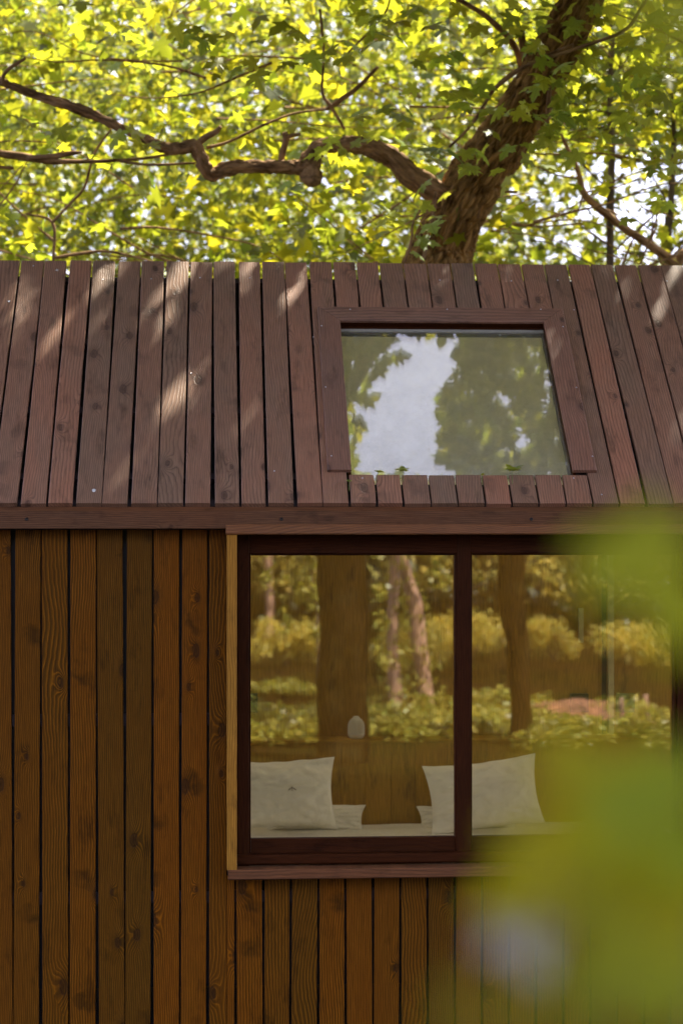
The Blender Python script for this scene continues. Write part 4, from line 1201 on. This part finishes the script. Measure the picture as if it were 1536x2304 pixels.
def backtree(lst, M, label, m, seg=24, crown=None, cm=M_DARKL, ivy=0, name='tree', ridg=0.0):
    P = [refl(x, y, M) for x, y, r in lst]; Rr = [r / FPX * M for x, y, r in lst]
    b = Vector((P[0].x, P[0].y, 0))
    t = tag(empty(name, b), label, 'tree', 'trees mirrored in the window')
    P = [Vector((b.x, b.y, -0.1))] + P; Rr = [Rr[0] * 1.25] + Rr
    P = [p - b for p in P]
    tube('trunk', P, Rr, seg, 10, 0.10, ridg, 9.0, M, m, t)
    if crown:
        n, w, z0, z1 = crown
        c = P[-1]
        C = sprays((c.x - w, c.y - w, z0), (c.x + w, c.y + w, z1), n, 12, 0.4, 0.35)
        link('crown', leaf_mesh('crown', C, 0.17, TS, 0.6), cm, t, 'stuff')
    if ivy:
        I = []
        for k in range(ivy):
            i = 1 + int(rng.uniform(0, len(P) - 2)); f = rng.uniform()
            q = P[i].lerp(P[i + 1] if i + 1 < len(P) else P[i], f); th = rng.uniform(0, 2 * math.pi)
            rr_ = Rr[i] * rng.uniform(1.0, 2.6) 
            I.append((q.x + rr_ * math.cos(th), q.y + rr_ * math.sin(th), q.z + rng.normal(0, .1)))
        link('ivy', leaf_mesh('ivy', np.array(I), 0.07, TS, 0.9), M_IVY, t, 'stuff')
    return t
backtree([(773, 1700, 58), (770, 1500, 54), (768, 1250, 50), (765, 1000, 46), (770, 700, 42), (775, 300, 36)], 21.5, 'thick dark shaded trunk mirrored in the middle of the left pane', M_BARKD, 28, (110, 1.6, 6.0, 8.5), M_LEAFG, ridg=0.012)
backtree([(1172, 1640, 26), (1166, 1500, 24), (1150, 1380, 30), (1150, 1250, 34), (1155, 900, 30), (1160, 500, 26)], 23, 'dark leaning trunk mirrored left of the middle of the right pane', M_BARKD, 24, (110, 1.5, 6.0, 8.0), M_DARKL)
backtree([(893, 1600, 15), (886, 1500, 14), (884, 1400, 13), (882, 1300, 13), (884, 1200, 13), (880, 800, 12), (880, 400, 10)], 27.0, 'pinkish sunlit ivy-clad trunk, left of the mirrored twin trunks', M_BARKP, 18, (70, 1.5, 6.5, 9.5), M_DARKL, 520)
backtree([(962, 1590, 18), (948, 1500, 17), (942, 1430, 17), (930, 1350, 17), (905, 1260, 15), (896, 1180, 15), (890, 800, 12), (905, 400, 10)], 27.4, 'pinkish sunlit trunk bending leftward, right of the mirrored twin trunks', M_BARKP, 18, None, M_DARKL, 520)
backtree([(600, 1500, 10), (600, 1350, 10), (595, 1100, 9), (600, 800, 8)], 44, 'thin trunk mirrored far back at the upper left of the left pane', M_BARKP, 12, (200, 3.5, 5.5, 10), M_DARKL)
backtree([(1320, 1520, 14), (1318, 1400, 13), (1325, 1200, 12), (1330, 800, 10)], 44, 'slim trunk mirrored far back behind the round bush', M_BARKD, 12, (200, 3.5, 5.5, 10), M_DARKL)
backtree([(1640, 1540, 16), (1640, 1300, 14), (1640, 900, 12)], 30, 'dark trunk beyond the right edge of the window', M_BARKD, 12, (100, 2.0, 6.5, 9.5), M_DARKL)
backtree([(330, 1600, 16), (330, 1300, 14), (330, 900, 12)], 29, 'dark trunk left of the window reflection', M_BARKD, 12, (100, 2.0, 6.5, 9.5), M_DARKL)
# hanging sprigs at the upper left of the left pane, climbing on a thin stem
H = []
for px, py, s, n in ((690, 1290, 26, 60), (700, 1340, 18, 60), (665, 1320, 16, 30), (705, 1420, 12, 40), (640, 1400, 20, 30), (700, 1255, 10, 30), (852, 1330, 12, 50), (858, 1400, 13, 60), (845, 1450, 10, 30), (866, 1490, 12, 30), (600, 1290, 16, 30), (1075, 1300, 14, 30), (990, 1290, 22, 60)):
    for k in range(n):
        p = refl(px + random.gauss(0, s * .6), py + random.gauss(0, s), 23.5 + random.gauss(0, .15)); H.append(tuple(p))
b = refl(722, 1700, 23.5); b.z = 0
t = tag(empty('climbing_vine', b), 'pale leafy vine mirrored at the left edge of the thick shaded trunk', 'vine')
o = link('foliage', leaf_mesh('foliage', np.array(H), 0.085, TS, 0.9), M_IVY, t, 'stuff'); o.location = -b
P = [Vector((b.x, b.y, 0))] + [refl(x, y, 23.5) for x, y in ((722, 1600), (712, 1450), (708, 1350), (700, 1260), (690, 1150), (640, 1000))]
o = tube('stem', P, [.02, .02, .018, .015, .012, .01, .006], 8, 4, .2, 0, 9, 1, M_BARKG, t); o.location = -b
# the wood's dark edge closing the view
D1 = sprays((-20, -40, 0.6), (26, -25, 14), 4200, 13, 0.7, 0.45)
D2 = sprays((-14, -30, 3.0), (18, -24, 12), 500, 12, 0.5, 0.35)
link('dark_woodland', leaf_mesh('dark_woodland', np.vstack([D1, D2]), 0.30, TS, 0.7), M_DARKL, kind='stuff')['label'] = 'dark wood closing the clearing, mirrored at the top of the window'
MS = sprays((-11, -27, 1.2), (17, -21.5, 4.6), 800, 13, 0.34, 0.5)
o = link('understory', leaf_mesh('understory', MS, 0.11, TS, 0.8), M_SHRUB, kind='stuff'); o['label'] = 'loose sunlit young growth at the back of the clearing'
# low ivy and ground plants
G = []
def strip(py0, py1, px0, px1, n, hgt, mound=0.0):
    for k in range(n):
        py = random.uniform(py0, py1); M = FPX * 2.78 / (py - HOR)
        px = random.uniform(px0, px1)
        p = refl(px, HOR, M)
        q = mnoise.noise(Vector((p.x * 1.3, p.y * 1.3, 1.0)))
        if q < -0.15: continue
        G.append((p.x, p.y, random.uniform(0.03, hgt) * (0.7 + q)))
strip(1538, 1556, 300, 710, 1500, 0.16)
strip(1596, 1668, 250, 1120, 9000, 0.25)
strip(1575, 1668, 1060, 1240, 2200, 0.25)
strip(1640, 1690, 1150, 1800, 3500, 0.3)
strip(1585, 1640, 1150, 1450, 1600, 0.16)
link('ground_ivy', leaf_mesh('ground_ivy', np.array(G), 0.10, TS, 0.45), M_IVY, kind='stuff')['label'] = 'low sunlit ivy covering the ground of the clearing'
# bare reddish soil
V, F = [], []
n = 24
a, b_ = refl(1140, 1637, 25.2), refl(1430, 1600, 28)
for i in range(n + 1):
    for j in range(n + 1):
        u, v = j / n, i / n
        x = a.x + (b_.x - a.x) * u; y = a.y + (b_.y - a.y) * v
        k = max(0, math.sin(math.pi * u)) ** .6 * max(0, math.sin(math.pi * v)) ** .6
        V.append((x, y, -0.12 + 0.34 * k + 0.06 * mnoise.noise(Vector((x * 3, y * 3, 0)))))
for i in range(n):
    for j in range(n):
        F.append((i * (n + 1) + j, i * (n + 1) + j + 1, (i + 1) * (n + 1) + j + 1, (i + 1) * (n + 1) + j))
link('soil_mound', mesh('soil_mound', V, F, True), plain('red_soil', (0.22, 0.10, 0.05), 0.95, 0, 0.8, 9, 0.05), kind='structure')
for px, h0, lab in ((1401, 1566, 'left of the two short pale wooden stakes mirrored in the right pane'), (1457, 1564, 'right and thicker of the two short pale wooden stakes mirrored in the right pane')):
    p = refl(px, 1632, 25.2); q = refl(px - 4, h0, 25.2)
    o = tube('stake', [Vector((0, 0, -0.2)), Vector((0.0, 0, (q.z - p.z) * .5)), Vector((q.x - p.x, 0, q.z - p.z))], [0.026, 0.024, 0.02] if px < 1420 else [0.036, 0.033, 0.028], 10, 4, 0.15, 0, 9, px, M_BARKP)
    o.location = (p.x, p.y, p.z); tag(o, lab, 'stake', 'stakes in the clearing')

# ================================================================== LEAFY BRANCHES CLOSE TO THE CAMERA
def near_branch(label, twig, leaves, Y):
    b = at(*twig[0], Y)
    t = tag(empty('leafy_branch', b), label, 'branch', 'branches close to the camera')
    P = [at(x, y, Y) - b for x, y in twig]
    tube('twig', P, [0.0025] * len(P), 8, 5, 0.1, 0, 9, 1, M_GREENST, t)
    for (cx, cy, s, ang, m, nrm, dY) in leaves:
        V0, T0 = TM
        V = (V0 - np.array([0, 0.3, 0], np.float32)) * s
        me = tri_mesh('leaf', V, T0)
        nz = Vector(nrm).normalized()
        a = Vector((math.sin(ang), 0, -math.cos(ang))); a = (a - nz * a.dot(nz)).normalized()
        M_ = Matrix((a.cross(nz), a, nz)).transposed()
        o = link('leaf', me, m, t, loc=at(cx, cy, Y + dY) - b); o.rotation_euler = M_.to_euler()
YN = 0.92
near_branch('large out-of-focus green leaves hanging close in front on the right', [(1900, 900), (1760, 1300), (1680, 1700), (1600, 2100), (1560, 2450)],
            [(1450, 1270, 0.072, 0.45, M_LEAFF, (0.1, -1, 0.5), 0.0),
             (1560, 1385, 0.048, -0.5, M_LEAFF, (-0.2, -1, 0.5), 0.04),
             (1330, 1770, 0.066, -0.3, M_LEAFF, (0.05, -1, 0.35), 0.0),
             (1475, 1815, 0.072, 0.4, M_LEAFF, (-0.1, -1, 0.55), -0.03),
             (1200, 1965, 0.058, -1.0, M_LEAFF, (0.3, -1, 0.4), 0.03),
             (1360, 2000, 0.080, 0.3, M_LEAFF, (-0.3, -1, 0.3), 0.03),
             (1530, 2000, 0.084, -0.3, M_LEAFF, (-0.3, -1, 0.3), 0.05),
             (1540, 2200, 0.040, -0.4, M_LEAFF, (0.2, -1, 0.6), -0.28),
             (1330, 2230, 0.040, 0.9, M_LEAFF, (0.2, -1, 0.6), -0.3),
             (1170, 2110, 0.040, 0.2, M_LEAFP, (0.0, -0.7, 0.8), 0.02),
             (1090, 2290, 0.024, 0.8, M_LEAFF, (0.3, -1, 0.8), -0.35)], YN)
near_branch('blurred olive green leaf tip in the upper right corner', [(1700, -200), (1640, -60), (1580, 0)],
            [(1545, 5, 0.050, -0.2, M_LEAFF, (0.0, -1, 0.4), 0.0)], 0.7)
# ================================================================== SMALL DEBRIS
V, F = [], []
def bit(p, s_, nrm):
    a = random.uniform(0, 6.28); t1 = nrm.orthogonal().normalized(); t2 = nrm.cross(t1)
    d = t1 * math.cos(a) + t2 * math.sin(a); e_ = nrm.cross(d); b0 = len(V)
    V.extend([p - d * s_, p + e_ * s_ * 0.28 + nrm * s_ * 0.25, p + d * s_, p - e_ * s_ * 0.28 + nrm * s_ * 0.1]); F.append((b0, b0 + 1, b0 + 2)); F.append((b0, b0 + 2, b0 + 3))
sz = zz(1958.5, YC - 0.01)
for k in range(230):
    x = random.uniform(fx0, xRW - 0.06)
    bit(Vector((x, YFf - 0.065 - abs(random.gauss(0, 0.018)), sz + 0.0025)), random.uniform(0.0015, 0.006), Vector((0, 0, 1)))
for k in range(150):
    x, v = random.uniform(XL, XR), random.uniform(0, SLEN)
    if gx0 - .1 < x < gx1 + .1 and v > gv0 - 0.02 and v < sky_v1: continue
    bit(roof_pt(x, v, 0.003), random.uniform(0.002, 0.006), NRM)
for k in range(40):
    bit(roof_pt(random.uniform(gx0, gx1), gv0 + abs(random.gauss(0, 0.12)), -0.0215), random.uniform(0.002, 0.006), NRM)
md, N, L, out = mat('plant_litter')
ge = N.new('ShaderNodeNewGeometry'); bs = N.new('ShaderNodeBsdfPrincipled')
L.new(mixc(N, L, ge.outputs['Random Per Island'], (0.30, 0.20, 0.08), (0.10, 0.05, 0.02)), bs.inputs['Base Color']); bs.inputs['Roughness'].default_value = 0.8
L.new(bs.outputs[0], out.inputs[0])
link('plant_litter', mesh('plant_litter', V, F), md, kind='stuff')['label'] = 'tiny dry plant bits scattered on the sill and roof planks'
